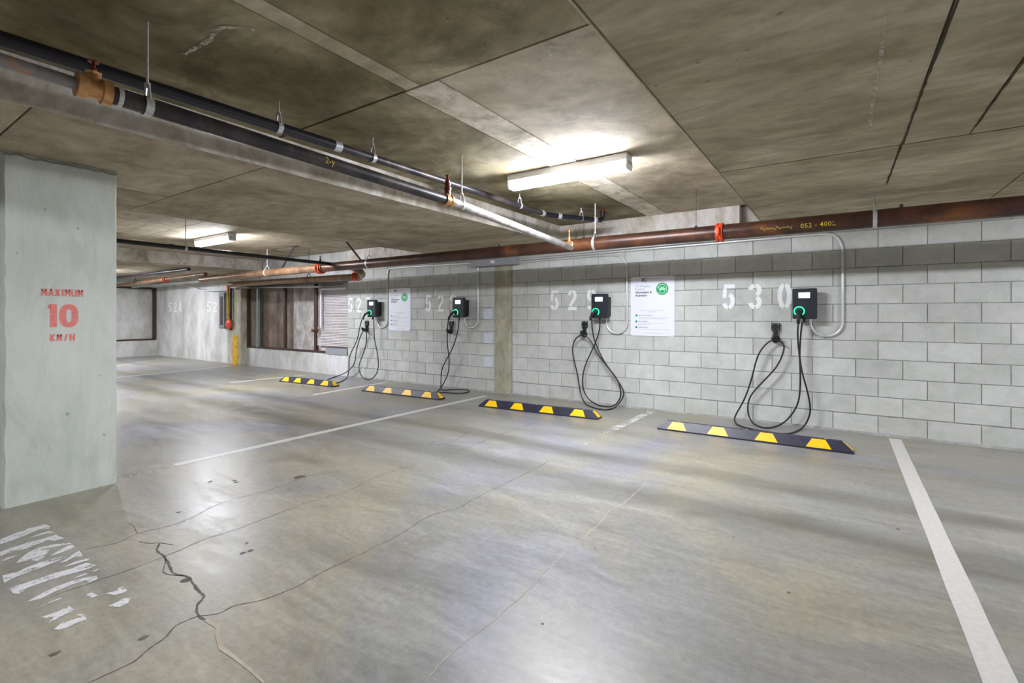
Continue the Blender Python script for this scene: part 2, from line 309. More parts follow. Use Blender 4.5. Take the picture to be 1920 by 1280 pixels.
def worn_paint(name, col, lo=.40, hi=.50, scale=9, rough=.6, stretch=(1, 1, 1)):
    """paint film worn through in places (bare surface shows)"""
    m, nt, b = newmat(name)
    v = pos(nt, stretch); n = noise(nt, v, scale, 6, .7); n2 = noise(nt, v, scale * 7, 3, .6)
    nt.links.new(ramp(nt, n2, [(.3, tuple(c * .86 for c in col)), (.7, col)]), b.inputs['Base Color'])
    b.inputs['Roughness'].default_value = rough
    a = ramp(nt, mix(nt, .35, n, n2), [(lo, 0), (hi, 1)])
    nt.links.new(a, b.inputs['Alpha'])
    return m
M['line_good'] = worn_paint('line paint', srgb(214, 212, 206), .26, .36, 6, .45)
M['line_worn'] = worn_paint('worn line paint', srgb(206, 204, 198), .42, .52, 5, .5)
M['line_faint'] = worn_paint('faint line paint', srgb(188, 184, 174), .47, .60, 5, .5)
M['mark'] = worn_paint('worn stencil paint', srgb(226, 226, 228), .40, .47, 24, .5, (1, .45, 1))
M['digit'] = worn_paint('stencil white', srgb(243, 244, 245), .10, .20, 14, .7)
M['digit_old'] = worn_paint('old stencil white', srgb(240, 240, 236), .26, .40, 10, .7)
M['red_paint'] = worn_paint('faded red stencil', srgb(255, 150, 142), .20, .45, 16, .8)
M['white_run'] = worn_paint('white efflorescence', srgb(206, 200, 186), .42, .56, 22, .9)

# dark steel pipe with rust / primer streaks
def pipe_mat(name, a, b_, c_, scale, rough=.38, metal=.25):
    m, nt, b = newmat(name)
    v = pos(nt, (1, 1, 1)); n = noise(nt, v, scale, 6, .65, .8); n2 = noise(nt, v, scale * 5, 3)
    c = ramp(nt, n, [(.38, a), (.52, b_), (.68, c_)])
    c = mix(nt, .3, c, ramp(nt, n2, [(.3, .35), (.7, .65)]), 'OVERLAY')
    nt.links.new(c, b.inputs['Base Color']); b.inputs['Roughness'].default_value = rough; b.inputs['Metallic'].default_value = metal
    bump(nt, b, n2, .1, .002); return m
M['main_pipe'] = pipe_mat('brown primed pipe', srgb(58, 38, 30), srgb(80, 52, 40), srgb(124, 78, 46), 2.2)
M['steel_dark'] = pipe_mat('black iron pipe', srgb(40, 38, 42), srgb(58, 54, 56), srgb(92, 82, 78), 4)
M['steel_rusty'] = pipe_mat('rust spotted pipe', srgb(130, 134, 146), srgb(150, 144, 142), srgb(214, 140, 80), 9)
M['steel_grey'] = pipe_mat('dusty galvanised pipe', srgb(140, 134, 130), srgb(176, 172, 170), srgb(196, 190, 186), 6, .35, .3)
M['tan_pipe'] = pipe_mat('tan coated pipe', srgb(112, 84, 60), srgb(142, 110, 82), srgb(160, 130, 104), 4)

# floor: power trowelled slab, glossy in patches
def floor_mat():
    m, nt, b = newmat('trowelled floor slab')
    v = pos(nt, (1, 1, 1)); vs = pos(nt, (.55, 1.7, 1), (2, 5, 0))
    big = noise(nt, v, .45, 5, .6, .9); med = noise(nt, vs, 1.9, 7, .66, .9); fine = noise(nt, v, 26, 6, .75)
    sw = noise(nt, pos(nt, (.8, 3.6, 1), (1, 9, 3), (0, 0, .15)), 2.6, 6, .7, 1.8)
    c = ramp(nt, big, [(.36, srgb(140, 140, 147)), (.48, srgb(145, 144, 138)), (.60, srgb(152, 147, 130))])
    c = mix(nt, .75, c, ramp(nt, med, [(.30, .36), (.70, .66)]), 'OVERLAY')
    c = mix(nt, .60, c, ramp(nt, sw, [(.30, .36), (.55, .5), (.75, .66)]), 'OVERLAY')
    c = mix(nt, .30, c, ramp(nt, fine, [(.32, .26), (.68, .74)]), 'OVERLAY')
    # darker olive-brown bands running along X, broken up by noise
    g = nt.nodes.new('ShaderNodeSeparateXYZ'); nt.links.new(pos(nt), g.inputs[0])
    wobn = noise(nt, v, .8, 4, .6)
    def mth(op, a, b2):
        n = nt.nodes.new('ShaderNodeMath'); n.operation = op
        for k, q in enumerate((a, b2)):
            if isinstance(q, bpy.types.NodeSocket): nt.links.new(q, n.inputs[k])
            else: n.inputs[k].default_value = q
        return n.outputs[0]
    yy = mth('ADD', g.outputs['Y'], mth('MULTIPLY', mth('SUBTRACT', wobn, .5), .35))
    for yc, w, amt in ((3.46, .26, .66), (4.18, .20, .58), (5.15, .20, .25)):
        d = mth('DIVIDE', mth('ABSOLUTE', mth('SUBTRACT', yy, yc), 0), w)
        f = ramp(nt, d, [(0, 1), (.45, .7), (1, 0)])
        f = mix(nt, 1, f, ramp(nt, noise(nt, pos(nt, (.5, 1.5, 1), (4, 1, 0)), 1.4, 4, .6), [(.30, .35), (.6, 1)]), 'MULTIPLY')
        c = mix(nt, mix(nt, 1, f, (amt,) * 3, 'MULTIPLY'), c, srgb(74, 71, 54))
    vo = nt.nodes.new('ShaderNodeTexVoronoi'); vo.inputs['Scale'].default_value = 3.0; nt.links.new(v, vo.inputs['Vector'])
    pit = mix(nt, 1, ramp(nt, vo.outputs['Distance'], [(.02, 1), (.04, 0)]), ramp(nt, noise(nt, v, 1.3, 2), [(.5, 0), (.55, 1)]), 'MULTIPLY')
    c = mix(nt, mix(nt, 1, pit, (.6,) * 3, 'MULTIPLY'), c, srgb(92, 84, 72))
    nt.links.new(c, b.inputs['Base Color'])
    r = ramp(nt, mix(nt, .5, med, sw), [(.32, .30), (.52, .41), (.68, .53)])
    nt.links.new(r, b.inputs['Roughness'])
    b.inputs['Specular IOR Level'].default_value = .5
    bump(nt, b, mix(nt, .5, sw, fine), .10, .01)
    return m
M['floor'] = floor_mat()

# ================================================================ SETTING
# ---- floor
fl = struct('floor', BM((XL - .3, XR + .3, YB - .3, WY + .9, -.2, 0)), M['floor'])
def line(name, x0, y0, x1, y1, w, mat, n=24, wob=.004):
    bm = bmesh.new(); pts = []; ws = []
    for i in range(n + 1):
        t = i / n
        pts.append((x0 + (x1 - x0) * t, y0 + (y1 - y0) * t)); ws.append(w + random.uniform(-wob, wob))
    ribbon(bm, pts, ws, .0012)
    return obj(name, bm, M[mat], fl)
line('parking_line', .467, 6.47, .467, .2, .105, 'line_good')
line('parking_line', .467, .2, .467, -6, .105, 'line_good')
line('parking_line', -2.118, 6.47, -2.14, 5.2, .10, 'line_worn')
line('parking_line', -2.14, 5.2, -2.15, 4.3, .10, 'line_faint')
line('parking_line', -4.715, 6.22, -4.775, 1.85, .10, 'line_good')
line('parking_line', -4.775, 1.8, -4.79, 1.45, .10, 'line_faint')
line('parking_line', -7.27, 6.45, -7.10, 4.75, .10, 'line_good')
line('parking_line', -7.10, 4.75, -7.0, 3.2, .10, 'line_faint')
line('parking_line', -9.60, 6.2, -9.70, 4.70, .10, 'line_good')
line('parking_line', -12.93, 6.3, -12.30, 3.2, .10, 'line_good')
line('parking_line', -16.64, 6.3, -15.0, 4.2, .10, 'line_worn')
# cracks in the slab
for name, w, col, pts in CRACKS:
    rnd = random.Random(name); bm = bmesh.new(); P = []; n = 7
    pts = [(q.x, q.y) for q in smooth_path([(*p, 0) for p in pts], 3)]
    for a, b in zip(pts, pts[1:]):
        L = math.dist(a, b); k = max(2, int(L / .035))
        for i in range(k):
            t = i / k; j = min(.012, L * .12)
            P.append((a[0] + (b[0] - a[0]) * t + rnd.uniform(-j, j) * .5, a[1] + (b[1] - a[1]) * t + rnd.uniform(-j, j) * .5))
    P.append(pts[-1])
    ww = [w * rnd.uniform(.55, 1.35) for _ in P]; ww[0] = ww[-1] = w * .2
    ribbon(bm, P, ww, .0009)
    obj('crack', bm, M['crack_fill' if col else 'crack'], fl)
# pale filler in the near end of the wide crack
bm = bmesh.new(); ribbon(bm, [p for p in CRACKS[1][3][-7:]], [.012, .02, .016, .02, .014, .012, .01], .0014); obj('crack_filler', bm, M['crack_fill'], fl)
# oil spots
for (p, r) in SPOTS:
    rnd = random.Random(p[0]); bm = bmesh.new()
    poly(bm, [(p[0] + math.cos(a) * r * rnd.uniform(.6, 1.1) * .8, p[1] + math.sin(a) * r * rnd.uniform(.6, 1.1), .0011) for a in (i * math.pi / 7 for i in range(14))])
    obj('oil_spot', bm, M['stain' if r > .05 else 'crack'], fl)
# worn stencil on the floor (bottom left)
for q in MARKS:
    bm = bmesh.new(); poly(bm, [(x, y, .0013) for x, y in q]); bmesh.ops.triangulate(bm, faces=bm.faces)
    obj('floor_stencil', bm, M['mark'], fl)

# ---- block wall
wb = struct('wall_back', BM((-8.637, XR, WY + .008, WY + .19, 0, 2.42)), M['mortar'], 'grey painted concrete block wall carrying four chargers')
PX, PZ = .4075, .2015
blk_cache = {}
def block_mesh(w):
    key = round(w, 3)
    if key not in blk_cache:
        bm = bmesh.new(); g = .0035; c = .0035
        x0, x1, z0, z1 = g, w - g, g - .0, PZ - g
        fr = [(x0 + c, 0, z0 + c), (x1 - c, 0, z0 + c), (x1 - c, 0, z1 - c), (x0 + c, 0, z1 - c)]
        md = [(x0, .0035, z0), (x1, .0035, z0), (x1, .0035, z1), (x0, .0035, z1)]
        bk = [(x0, .03, z0), (x1, .03, z0), (x1, .03, z1), (x0, .03, z1)]
        V = [[bm.verts.new(p) for p in r] for r in (fr, md, bk)]
        bm.faces.new(V[0])
        for a, b in zip(V, V[1:]):
            for k in range(4): bm.faces.new((a[k], a[(k + 1) % 4], b[(k + 1) % 4], b[k]))
        bm.faces.new(V[2][::-1]); bmesh.ops.recalc_face_normals(bm, faces=bm.faces)
        me = bpy.data.meshes.new('block'); bm.to_mesh(me); bm.free(); me.materials.append(M['block'])
        blk_cache[key] = me
    return blk_cache[key]
spans = [(-8.637, -4.79), (-4.445, 7.45)]
allb = []
for k in range(12):
    z = .008 + k * PZ if k else .002
    off = .133 if k % 2 else -.075       # joint phase of alternate courses
    for a, b in spans:
        j = math.floor((a - off) / PX) + 1
        xs = [a] + [off + PX * i for i in range(j, j + 60) if off + PX * i < b - .02] + [b]
        if xs[1] - xs[0] < .03: xs.pop(1)
        for x0, x1 in zip(xs, xs[1:]): allb.append((x0, x1, z))
vis = [q for q in allb if q[0] < 1.5]; rest = [q for q in allb if q[0] >= 1.5]
vis.sort(key=lambda q: -q[0])
def put_block(q, par):
    o = bpy.data.objects.new('block', block_mesh(q[1] - q[0])); link(o, par)
    o.location = (q[0], WY + random.uniform(-.0012, .0012), q[2]); return o
for q in vis[:300]: put_block(q, wb)
rest += vis[300:]
bm = bmesh.new()
for q in rest: box(bm, q[0] + .0045, q[1] - .0045, WY, WY + .03, q[2] + .0045, q[2] + PZ - .0045)
o = obj('blocks', bm, M['block'], wb); o['kind'] = 'stuff'
# concrete footing bead at the foot of the wall
bm = bmesh.new(); n = 120; pts = []
for i in range(n + 1):
    x = -8.6 + i * (16 / n); pts.append((x, random.uniform(.010, .026)))
for (xa, ha), (xb, hb) in zip(pts, pts[1:]):
    poly(bm, [(xa, WY - ha, .0), (xb, WY - hb, .0), (xb, WY + .004, .028), (xa, WY + .004, .028)])
obj('mortar_bead', bm, M['mortar'], wb)
# pilaster
bm = BM((-4.785, -4.45, WY - .012, WY + .15, 0, 2.42), bev=.008); obj('pilaster', bm, M['pilaster'], wb)
bm = BM((-4.795, -4.787, WY - .004, WY + .1, 0, 2.3), (-4.448, -4.438, WY - .004, WY + .1, 0, 2.3)); obj('sealant_joint', bm, M['mortar'], wb)
# pale patches beside the pilaster
M['patch'] = plain('pale patch paint', srgb(204, 208, 218), .7)
for z0, z1 in ((1.225, 1.395), (.82, .99), (.415, .59)):
    obj('paint_patch', BM((-5.02, -4.845, WY - .003, WY + .002, z0, z1)), M['patch'], wb)
# concrete head beam over the blocks, with a notch near the raised bay's right edge
bm = BM((-8.637, -1.04, WY - .02, WY + .19, 2.42, 2.75), (-1.04, XR, WY + .15, WY + .19, 2.40, 2.75), bev=0)
obj('head_beam', bm, M['lip'], wb)

# stencilled stall numbers
def digit_bm(bm, ch, fr):
    """condensed stencil digit in a 1 wide x 2.1 high box (u, v)"""
    H = 2.15; w = .34
    def rb(pts, ww=w): ribbon(bm, pts, ww, frame=fr)
    def arc(cx, cy, rx, ry, a0, a1, n=14): return [(cx + rx * math.cos(math.radians(a0 + (a1 - a0) * i / n)), cy + ry * math.sin(math.radians(a0 + (a1 - a0) * i / n))) for i in range(n + 1)]
    r = .5 - w / 2
    if ch == '5':
        rb([(.17, H - .17), (1.0, H - .17)]); rb([(.24, H - .36), (.19, 1.0)], .30)
        rb(arc(.5, .72, r, .56, 78, -84), w); rb(arc(.5, .66, r, .5, 264, 196))
    elif ch == '2':
        rb(arc(.5, 1.52, r, .46, 172, 97)); rb(arc(.5, 1.52, r, .46, 83, -25) + [(.62, 1.0), (.38, .62), (.24, .42)])
        rb([(.04, .17), (1.0, .17)])
    elif ch == '3':
        rb(arc(.5, 1.58, r, .40, 172, 97)); rb(arc(.5, 1.58, r, .40, 83, -70)); rb(arc(.5, .60, r, .43, 70, -83)); rb(arc(.5, .60, r, .43, 263, 188))
    elif ch == '0':
        rb(arc(.5, 1.07, r, .90, 98, 262, 20)); rb(arc(.5, 1.07, r, .90, 82, -82, 20))
    elif ch == '9':
        rb(arc(.5, 1.50, r, .48, 98, 262)); rb(arc(.5, 1.50, r, .48, 82, -10) + [(.83, .8)] + arc(.5, .62, r, .45, -8, -83)); rb(arc(.5, .55, r, .38, 263, 200))
    elif ch == '8':
        rb(arc(.5, 1.58, r, .40, 98, 262)); rb(arc(.5, 1.58, r, .40, 82, -82)); rb(arc(.5, .60, r, .43, 98, 262)); rb(arc(.5, .60, r, .43, 82, -82))
    elif ch == '7':
        rb([(.02, H - .17), (1.0, H - .17)]); rb([(.82, H - .40), (.46, .04)])
    elif ch == '4':
        rb([(.66, H), (.1, .78)], .24); rb([(0, .62), (.56, .62)], .28); rb([(.80, H), (.80, 0)], .30)
def number(txt, xs, z0, h, wd, par, mat='digit', name='stall_number'):
    bm = bmesh.new()
    for c, x in zip(txt, xs):
        digit_bm(bm, c, lambda u, v, x=x: (x + u * wd, WY - .0022, z0 + v * h / 2.15))
    bmesh.ops.recalc_face_normals(bm, faces=bm.faces)
    for f in bm.faces:
        if f.normal.y > 0: f.normal_flip()
    o = obj(name, bm, M[mat], par); o['label'] = 'white stencilled number ' + txt
    return o
number('530', (-1.245, -.945, -.628), 1.368, .312, .150, wb)
number('529', (-3.73, -3.425, -3.11), 1.370, .308, .150, wb)
number('528', (-6.385, -6.08, -5.78), 1.358, .308, .150, wb, 'digit_old')
number('527', (-8.63, -8.35, -8.06), 1.350, .308, .150, wb, 'digit_old')

# ---- the wall beyond the blocks: sill wall, window bays, concrete pier and solid panel
wf = struct('wall_far', BM((-13.45, -8.637, WY, WY + .19, 0, .455), (-12.71, -8.637, WY + .02, WY + .19, 2.02, 2.75), (XL - .2, -13.3, WY, WY + .19, 0, 2.75)), M['wallc'], 'stained pale concrete wall beyond the block wall')
obj('backing_wall', BM((-12.9, -11.1, WY + .34, WY + .5, 0, 2.75)), M['bay_a'], wf)
obj('backing_wall', BM((-11.1, -9.72, WY + .30, WY + .5, 0, 2.75)), M['bay_b'], wf)
obj('backing_wall', BM((-9.72, -8.4, WY + .10, WY + .5, 0, 2.75)), M['bay_c'], wf)
obj('pier', BM((-13.4, -12.71, WY - .16, WY + .3, 0, 2.75), bev=.02), M['pilaster'], wf)
bm = BM((-13.09, -12.83, WY - .175, WY - .05, 0, .76), bev=.01)
obj('yellow_corner_guard', bm, M['guard'], wf)
number('524', (-17.37, -17.02, -16.70), 1.385, .30, .20, wf, 'digit_old')
number('52', (-14.88, -14.52), 1.38, .30, .22, wf, 'digit_old')
wn = struct('window_1', None, None, 'brown framed opening above the sill wall, left of the block wall')
bm = BM((-12.71, -8.637, WY - .01, WY + .05, .455, .50), (-12.71, -8.637, WY - .01, WY + .05, 2.0, 2.06)); obj('frame_rail', bm, M['brown_frame'], wn)
for x, w in ((-12.66, .07), (-12.2, .05), (-11.0, .07), (-9.77, .08)):
    obj('frame_post', BM((x - w / 2, x + w / 2, WY - .012, WY + .05, .48, 2.02)), M['brown_frame' if x != -12.2 else 'panel_grey'], wn)
bm = bmesh.new()
z = .62
while z < 1.92: box(bm, -9.73, -8.64, WY + .02, WY + .05, z, z + .022); z += .034
o = obj('slat_screen', bm, M['bay_c'], wn); o['kind'] = 'stuff'
obj('louver_panel', BM((-9.37, -8.645, WY - .02, WY + .02, .44, .575), bev=.004), M['grey_box'], wn)
# left end wall with window
wl = struct('wall_left', BM((XL - .2, XL, YB, WY, 0, .50), (XL - .2, XL, YB, WY, 2.16, 2.75), (XL - .5, XL - .12, YB, WY, .5, 2.2)), M['wallc'], 'pale end wall behind the painted column')
w2 = struct('window_2', None, None, 'brown framed bay in the left end wall')
obj('frame_rail', BM((XL - .06, XL + .01, YB + .2, WY - .05, .49, .54), (XL - .06, XL + .01, YB + .2, WY - .05, 2.12, 2.17)), M['brown_frame'], w2)
for y in (WY - .07, 4.2, 1.8, -.6, -3.0, -5.4): obj('frame_post', BM((XL - .06, XL + .012, y - .035, y + .035, .5, 2.16)), M['brown_frame'], w2)
# walls out of view
struct('wall_right', BM((XR, XR + .2, YB, WY + .2, 0, 2.75)), M['wallc'])
struct('wall_front', BM((XL - .2, XR + .2, YB - .2, YB, 0, 2.75)), M['wallc'])

# ---- ceiling
ce = struct('ceiling', BM((XL - .3, XR + .3, YB - .3, WY + .9, ZH + .012, ZH + .15)), M['slab'], 'cast concrete ceiling with dropped bands and raised bays')
rc = random.Random(5)
def panel(x0, x1, y0, y1, z, mat, g=.004):
    dz = rc.uniform(-.002, .002)
    bm = bmesh.new()
    # slightly uneven board outline
    n = max(1, int((y1 - y0) / .5)); m_ = max(1, int((x1 - x0) / .5)); e = .003
    pts = [(x0 + g + (x1 - x0 - 2 * g) * i / m_, y0 + g + rc.uniform(0, e)) for i in range(m_)] + [(x1 - g - rc.uniform(0, e), y0 + g + (y1 - y0 - 2 * g) * i / n) for i in range(n)]
    pts += [(x1 - g - (x1 - x0 - 2 * g) * i / m_, y1 - g - rc.uniform(0, e)) for i in range(m_)] + [(x0 + g + rc.uniform(0, e), y1 - g - (y1 - y0 - 2 * g) * i / n) for i in range(n)]
    prism(bm, pts, lambda u, v: (u, v, z + dz), lambda u, v: (u, v, z + .02))
    return obj('ceiling_panel', bm, M[mat], ce)
YE = WY - .02
def bay(xs, ys, z, mats):
    for i, (a, b) in enumerate(zip(xs, xs[1:])):
        for j, (c, d) in enumerate(zip(ys, ys[1:])):
            mm = mats[(i + j) % len(mats)] if isinstance(mats, list) else mats(i, j)
            panel(a, b, c, d, z, mm)
# raised bay over the camera
bay([-3.55, -2.20, -1.92, -.78], [2.08, YE], ZH, lambda i, j: ('soffit_olive', 'soffit_strip', 'soffit_tan')[i])
bay([-3.55, -2.17, -2.05, -.78], [-.36, 2.07], ZH, lambda i, j: ('soffit_olive', 'soffit_grey', 'soffit_olive')[i])
bay([-3.55, -2.2, -1.95, -.78], [YB, -5.2, -2.8, -.36], ZH, ['soffit_tan', 'soffit_olive'])
# second raised bay
bay([-12.0, -9.75, -8.4, -6.2], [YB, -4, -.4, 3.35, 5.6, YE], ZH, ['soffit_tan', 'soffit_grey'])
# dropped bands
def band(x0, x1, y0, y1): return (x0, x1, y0, y1, ZL + .012, ZH + .02)
obj('drop_band', BM(band(-6.19, -3.56, YB, WY), band(-.77, 1.99, YB, WY + .15), band(4.91, XR, YB, WY + .15), band(XL, -12.01, YB, WY)), M['slab'], ce)
bay([-6.2, -4.9, -3.55], [YB, -4, -1.6, .71], ZL, ['soffit_tan', 'soffit_grey'])
bay([-6.2, -5.2, -4.34, -3.55], [.71, 1.97], ZL, ['soffit_tan', 'soffit_grey'])
bay([-6.2, -4.54, -3.55], [1.97, 4.4, YE], ZL, ['soffit_grey', 'soffit_tan'])
bay([-.78, .33, .65, 2.0], [YB, -3.2, .6, 4.02], ZL, lambda i, j: 'soffit_grey')
bay([-.78, .32, 2.0], [4.02, 5.18], ZL, lambda i, j: 'soffit_grey')
bay([-.78, 1.17, 2.0], [5.18, WY + .15], ZL, lambda i, j: 'soffit_grey')
bay([4.9, XR], [YB, -3.2, .6, 4.02, YE], ZL, ['soffit_grey', 'soffit_tan'])
bay([2.0, 3.4, 4.9], [YB, -3.2, .6, 4.02, YE], ZH, ['soffit_tan', 'soffit_grey'])  # unseen raised bay added to line up the pipe shadow on the wall
bay([XL, -15.6, -12.0], [YB, -3, 1.5, 4.4, YE], ZL, ['soffit_tan', 'soffit_grey'])
# rough vertical edges of the bands
def edge_face(x, sgn, y0=YB, y1=WY, mat='lip'):
    bm = bmesh.new(); n = 150; rows = 4; V = []
    for i in range(n + 1):
        y = y0 + (y1 - y0) * i / n; col = []
        for j in range(rows + 1):
            z = ZL - .002 + (ZH - ZL + .004) * j / rows
            dx = rc.uniform(-.003, .003) if 0 < j < rows else 0
            if j == 0: z += rc.uniform(-.002, .006); dx = -sgn * rc.uniform(0, .004)
            col.append(bm.verts.new((x + dx + sgn * .002, y, z)))
        V.append(col)
    for a, b in zip(V, V[1:]):
        for j in range(rows): bm.faces.new((a[j], b[j], b[j + 1], a[j + 1]))
    obj('band_edge', bm, M[mat], ce)
obj('added_shade_beam', BM((XL, XR, -.62, -.22, 2.30, ZH + .02), bev=.01), M['soffit_tan'], ce)  # unseen beam added to keep aisle lamps off the upper wall
edge_face(-3.55, 1); edge_face(-6.2, -1, mat='lip'); edge_face(-.78, -1); edge_face(-12.0, 1); edge_face(2.0, 1); edge_face(4.9, -1)
obj('formwork_fin', BM((-.788, -.780, YB, WY, ZL - .004, ZL + .02)), M['fin'], ce)
# stained joints on the dropped band, right of the camera
for pts in ([(.333, -1.5), (.339, 1), (.335, 2.6), (.328, 3.3), (.326, 3.98), (.318, 4.6), (.312, 5.15)], [(.65, -1.5), (.652, 2.9), (.648, 3.98)]):
    bm = bmesh.new(); P = []; ws = []
    for a, b in zip(pts, pts[1:]):
        for i in range(10):
            t = i / 10; P.append((a[0] + (b[0] - a[0]) * t + rc.uniform(-.003, .003), a[1] + (b[1] - a[1]) * t)); ws.append(rc.uniform(.006, .014))
    ribbon(bm, P, ws, ZL - .0035); obj('joint_stain', bm, M['seam_dark'], ce)
# white lime runs on the ceiling
for z, pts, w in ((ZH, [(-2.815, 1.136), (-2.70, 1.137), (-2.566, 1.145), (-2.50, 1.13), (-2.439, 1.123), (-2.40, 1.13), (-2.369, 1.15), (-2.33, 1.18), (-2.295, 1.221)], .026), (ZL, [(.135, 2.2), (.14, 2.6), (.135, 3.0), (.14, 3.6)], .018), (ZH, [(-1.20, 2.10), (-1.24, 2.16), (-1.22, 2.22)], .05)):
    bm = bmesh.new(); P = smooth_path([(*p, 0) for p in pts], 5); ribbon(bm, P, [w * rc.uniform(.4, 1.2) for _ in P], z - .0036)
    obj('lime_run', bm, M['white_run'], ce)

# ================================================================ COLUMN
col = thing('concrete_column', 'wide concrete column stencilled with a red 10 km/h speed limit', 'column', (-4.95, 1.095, 0))
def loc(bm, o):
    bmesh.ops.translate(bm, verts=bm.verts, vec=-Vector(o.location)); return bm
CX0, CX1, CY0, CY1 = -5.26, -4.64, .785, 1.405
bm = bmesh.new(); rr = random.Random(3); n = 30
base = [(CX0, CY0), (CX1, CY0), (CX1, CY1), (CX0, CY1)]
rows = []
for k in range(n + 1):
    z = ZL * k / n
    ring = []
    for i, (x, y) in enumerate(base):
        sx = 1 if x > -4.9 else -1; sy = 1 if y > 1 else -1
        c = .012 + rr.uniform(-.004, .004)
        a = [(x - sx * c, y), (x, y - sy * c)]
        if i in (1, 3): a = a[::1]
        else: a = a[::-1]
        ring += [bm.verts.new((p[0], p[1], z)) for p in a]
    rows.append(ring)
for a, b in zip(rows, rows[1:]):
    for k in range(8): bm.faces.new((a[k], a[(k + 1) % 8], b[(k + 1) % 8], b[k]))
bm.faces.new(rows[0][::-1]); bm.faces.new(rows[-1])
obj('shaft', loc(bm, col), M['column'], col)
bm = bmesh.new()
P = [(CX1 + .004, CY0 + .62 * t, ZL - .012 - .014 * rr.random()) for t in [i / 20 for i in range(21)]]
tube(bm, P, .008, 6); obj('mortar_ridge', loc(bm, col), M['mortar'], col)
fr = lambda y0, z0: (lambda u, v: (CX1 + .0015, y0 + u, z0 + v))
GLY = {'M': [[(0, 0), (0, 1)], [(.12, .92), (.5, .30), (.88, .92)], [(1, 1), (1, 0)]], 'A': [[(0, 0), (.44, 1)], [(.56, 1), (1, 0)], [(.34, .34), (.66, .34)]],
       'X': [[(0, 0), (1, 1)], [(0, 1), (.40, .58)], [(.60, .42), (1, 0)]], 'I': [[(.5, 0), (.5, 1)]], 'U': [[(0, 1), (0, .3), (.22, .04), (.78, .04), (1, .3), (1, 1)]],
       'K': [[(0, 0), (0, 1)], [(.28, .5), (1, 1)], [(.36, .40), (1, 0)]], 'H': [[(0, 0), (0, 1)], [(1, 0), (1, 1)], [(.22, .5), (.78, .5)]], '/': [[(.2, 0), (.8, 1)]]}
def stroke_word(word, y0, z0, w, hh, gap, sw):
    bm = bmesh.new(); y = y0
    for c in word:
        cw = w * (.25 if c == 'I' else 1)
        for st in GLY[c]: ribbon(bm, [(y + u * cw, z0 + v * hh) for u, v in st], sw, frame=lambda a, b: (CX1 + .0015, a, b))
        y += cw + gap
    obj('speed_limit_lettering', loc(bm, col), M['red_paint'], col)
fr = lambda y0, z0: (lambda u, v: (CX1 + .0015, y0 + u, z0 + v))
stroke_word('MAXIMUM', .978, 1.434, .022, .050, .0135, .0105)
stroke_word('KM/H', 1.024, 1.112, .020, .050, .0155, .0105)
bm = bmesh.new(); g_ = fr(0, 0)
ribbon(bm, [(1.038, 1.212), (1.038, 1.376)], .036, frame=g_); poly(bm, [g_(1.022, 1.376), g_(1.022, 1.346), g_(1.006, 1.346), g_(1.008, 1.366)])
obj('speed_limit_lettering', loc(bm, col), M['red_paint'], col)
bm = bmesh.new(); P = []
for k in range(25):
    a = 2 * math.pi * k / 24; P.append((1.122 + .034 * math.copysign(abs(math.cos(a)) ** .7, math.cos(a)), 1.293 + .066 * math.copysign(abs(math.sin(a)) ** .8, math.sin(a))))
ribbon(bm, P, .036, frame=g_); obj('speed_limit_lettering', loc(bm, col), M['red_paint'], col)

# ================================================================ LIGHT FIXTURES
def fixture(x, y, z, label, lens='lens'):
    t = thing('ceiling_light', label, 'light fixture', (x, y, z), 'fluorescent strip lights on the ceiling')
    L = .60; w = .055
    bm = bmesh.new(); box(bm, -L, L, -w - .012, w + .012, -.058, 0, bev=.004); obj('housing', bm, M['white_metal'], t)
    bm = bmesh.new(); sec = [(-w - .004, -.05), (-w - .004, -.100), (-w + .012, -.130), (w - .012, -.130), (w + .004, -.100), (w + .004, -.05)]
    n = 48; V = []
    for i in range(n + 1):
        xx = -L + .012 + (2 * L - .024) * i / n; q = .0025 if i % 2 else 0
        V.append([bm.verts.new((xx, yy, zz - (q if 0 < k < 5 else 0))) for k, (yy, zz) in enumerate(sec)])
    for a, b in zip(V, V[1:]):
        for k in range(5): bm.faces.new((a[k], a[k + 1], b[k + 1], b[k]))
    bm.faces.new(V[0][::-1]); bm.faces.new(V[-1])
    bm.normal_update()
    for f in bm.faces:
        if abs(f.normal.y) > .9: f.material_index = 1
    obj('lens', bm, [M[lens], M['lens_side' if lens == 'lens' else 'lens_dim']], t)
    for s in (-1, 1):
        bm = bmesh.new(); x0 = s * (L - .012)
        prism(bm, [(yy * 1.03, zz * 1.02) for yy, zz in sec], lambda u, v: (x0, u, v), lambda u, v: (s * (L + .004), u, v))
        e = obj('end_cap', bm, M['white_metal'], t)
        for yy in (-.026, .026):
            bm = bmesh.new(); lathe(bm, [(0, .014), (.006, .014)], (s * (L + .003), yy, -.075), (s * (L + .1), yy, -.075), 10); obj('tube_socket', bm, M['grey_box'], e)
    return t
fixture(-2.07, 3.93, ZH - .002, 'lit fluorescent strip light on the raised ceiling bay in front of the chargers')
fixture(-8.90, 4.05, ZH - .002, 'smaller looking far fluorescent strip light beyond the column')
fixture(-15.2, 3.95, ZL - .002, 'fluorescent strip light hidden behind the column near the left end wall')
fixture(3.2, 3.93, ZH - .002, 'fluorescent strip light out of view to the right')
for x, z, l in ((-2.07, ZH, 'dim strip light over the aisle behind the viewer'), (-8.9, ZH, 'dim strip light over the aisle, behind the painted column'), (-15.2, ZL, 'dim strip light over the aisle at the left end wall')):
    fixture(x, -1.9, z - .002, l, 'lens_dim')

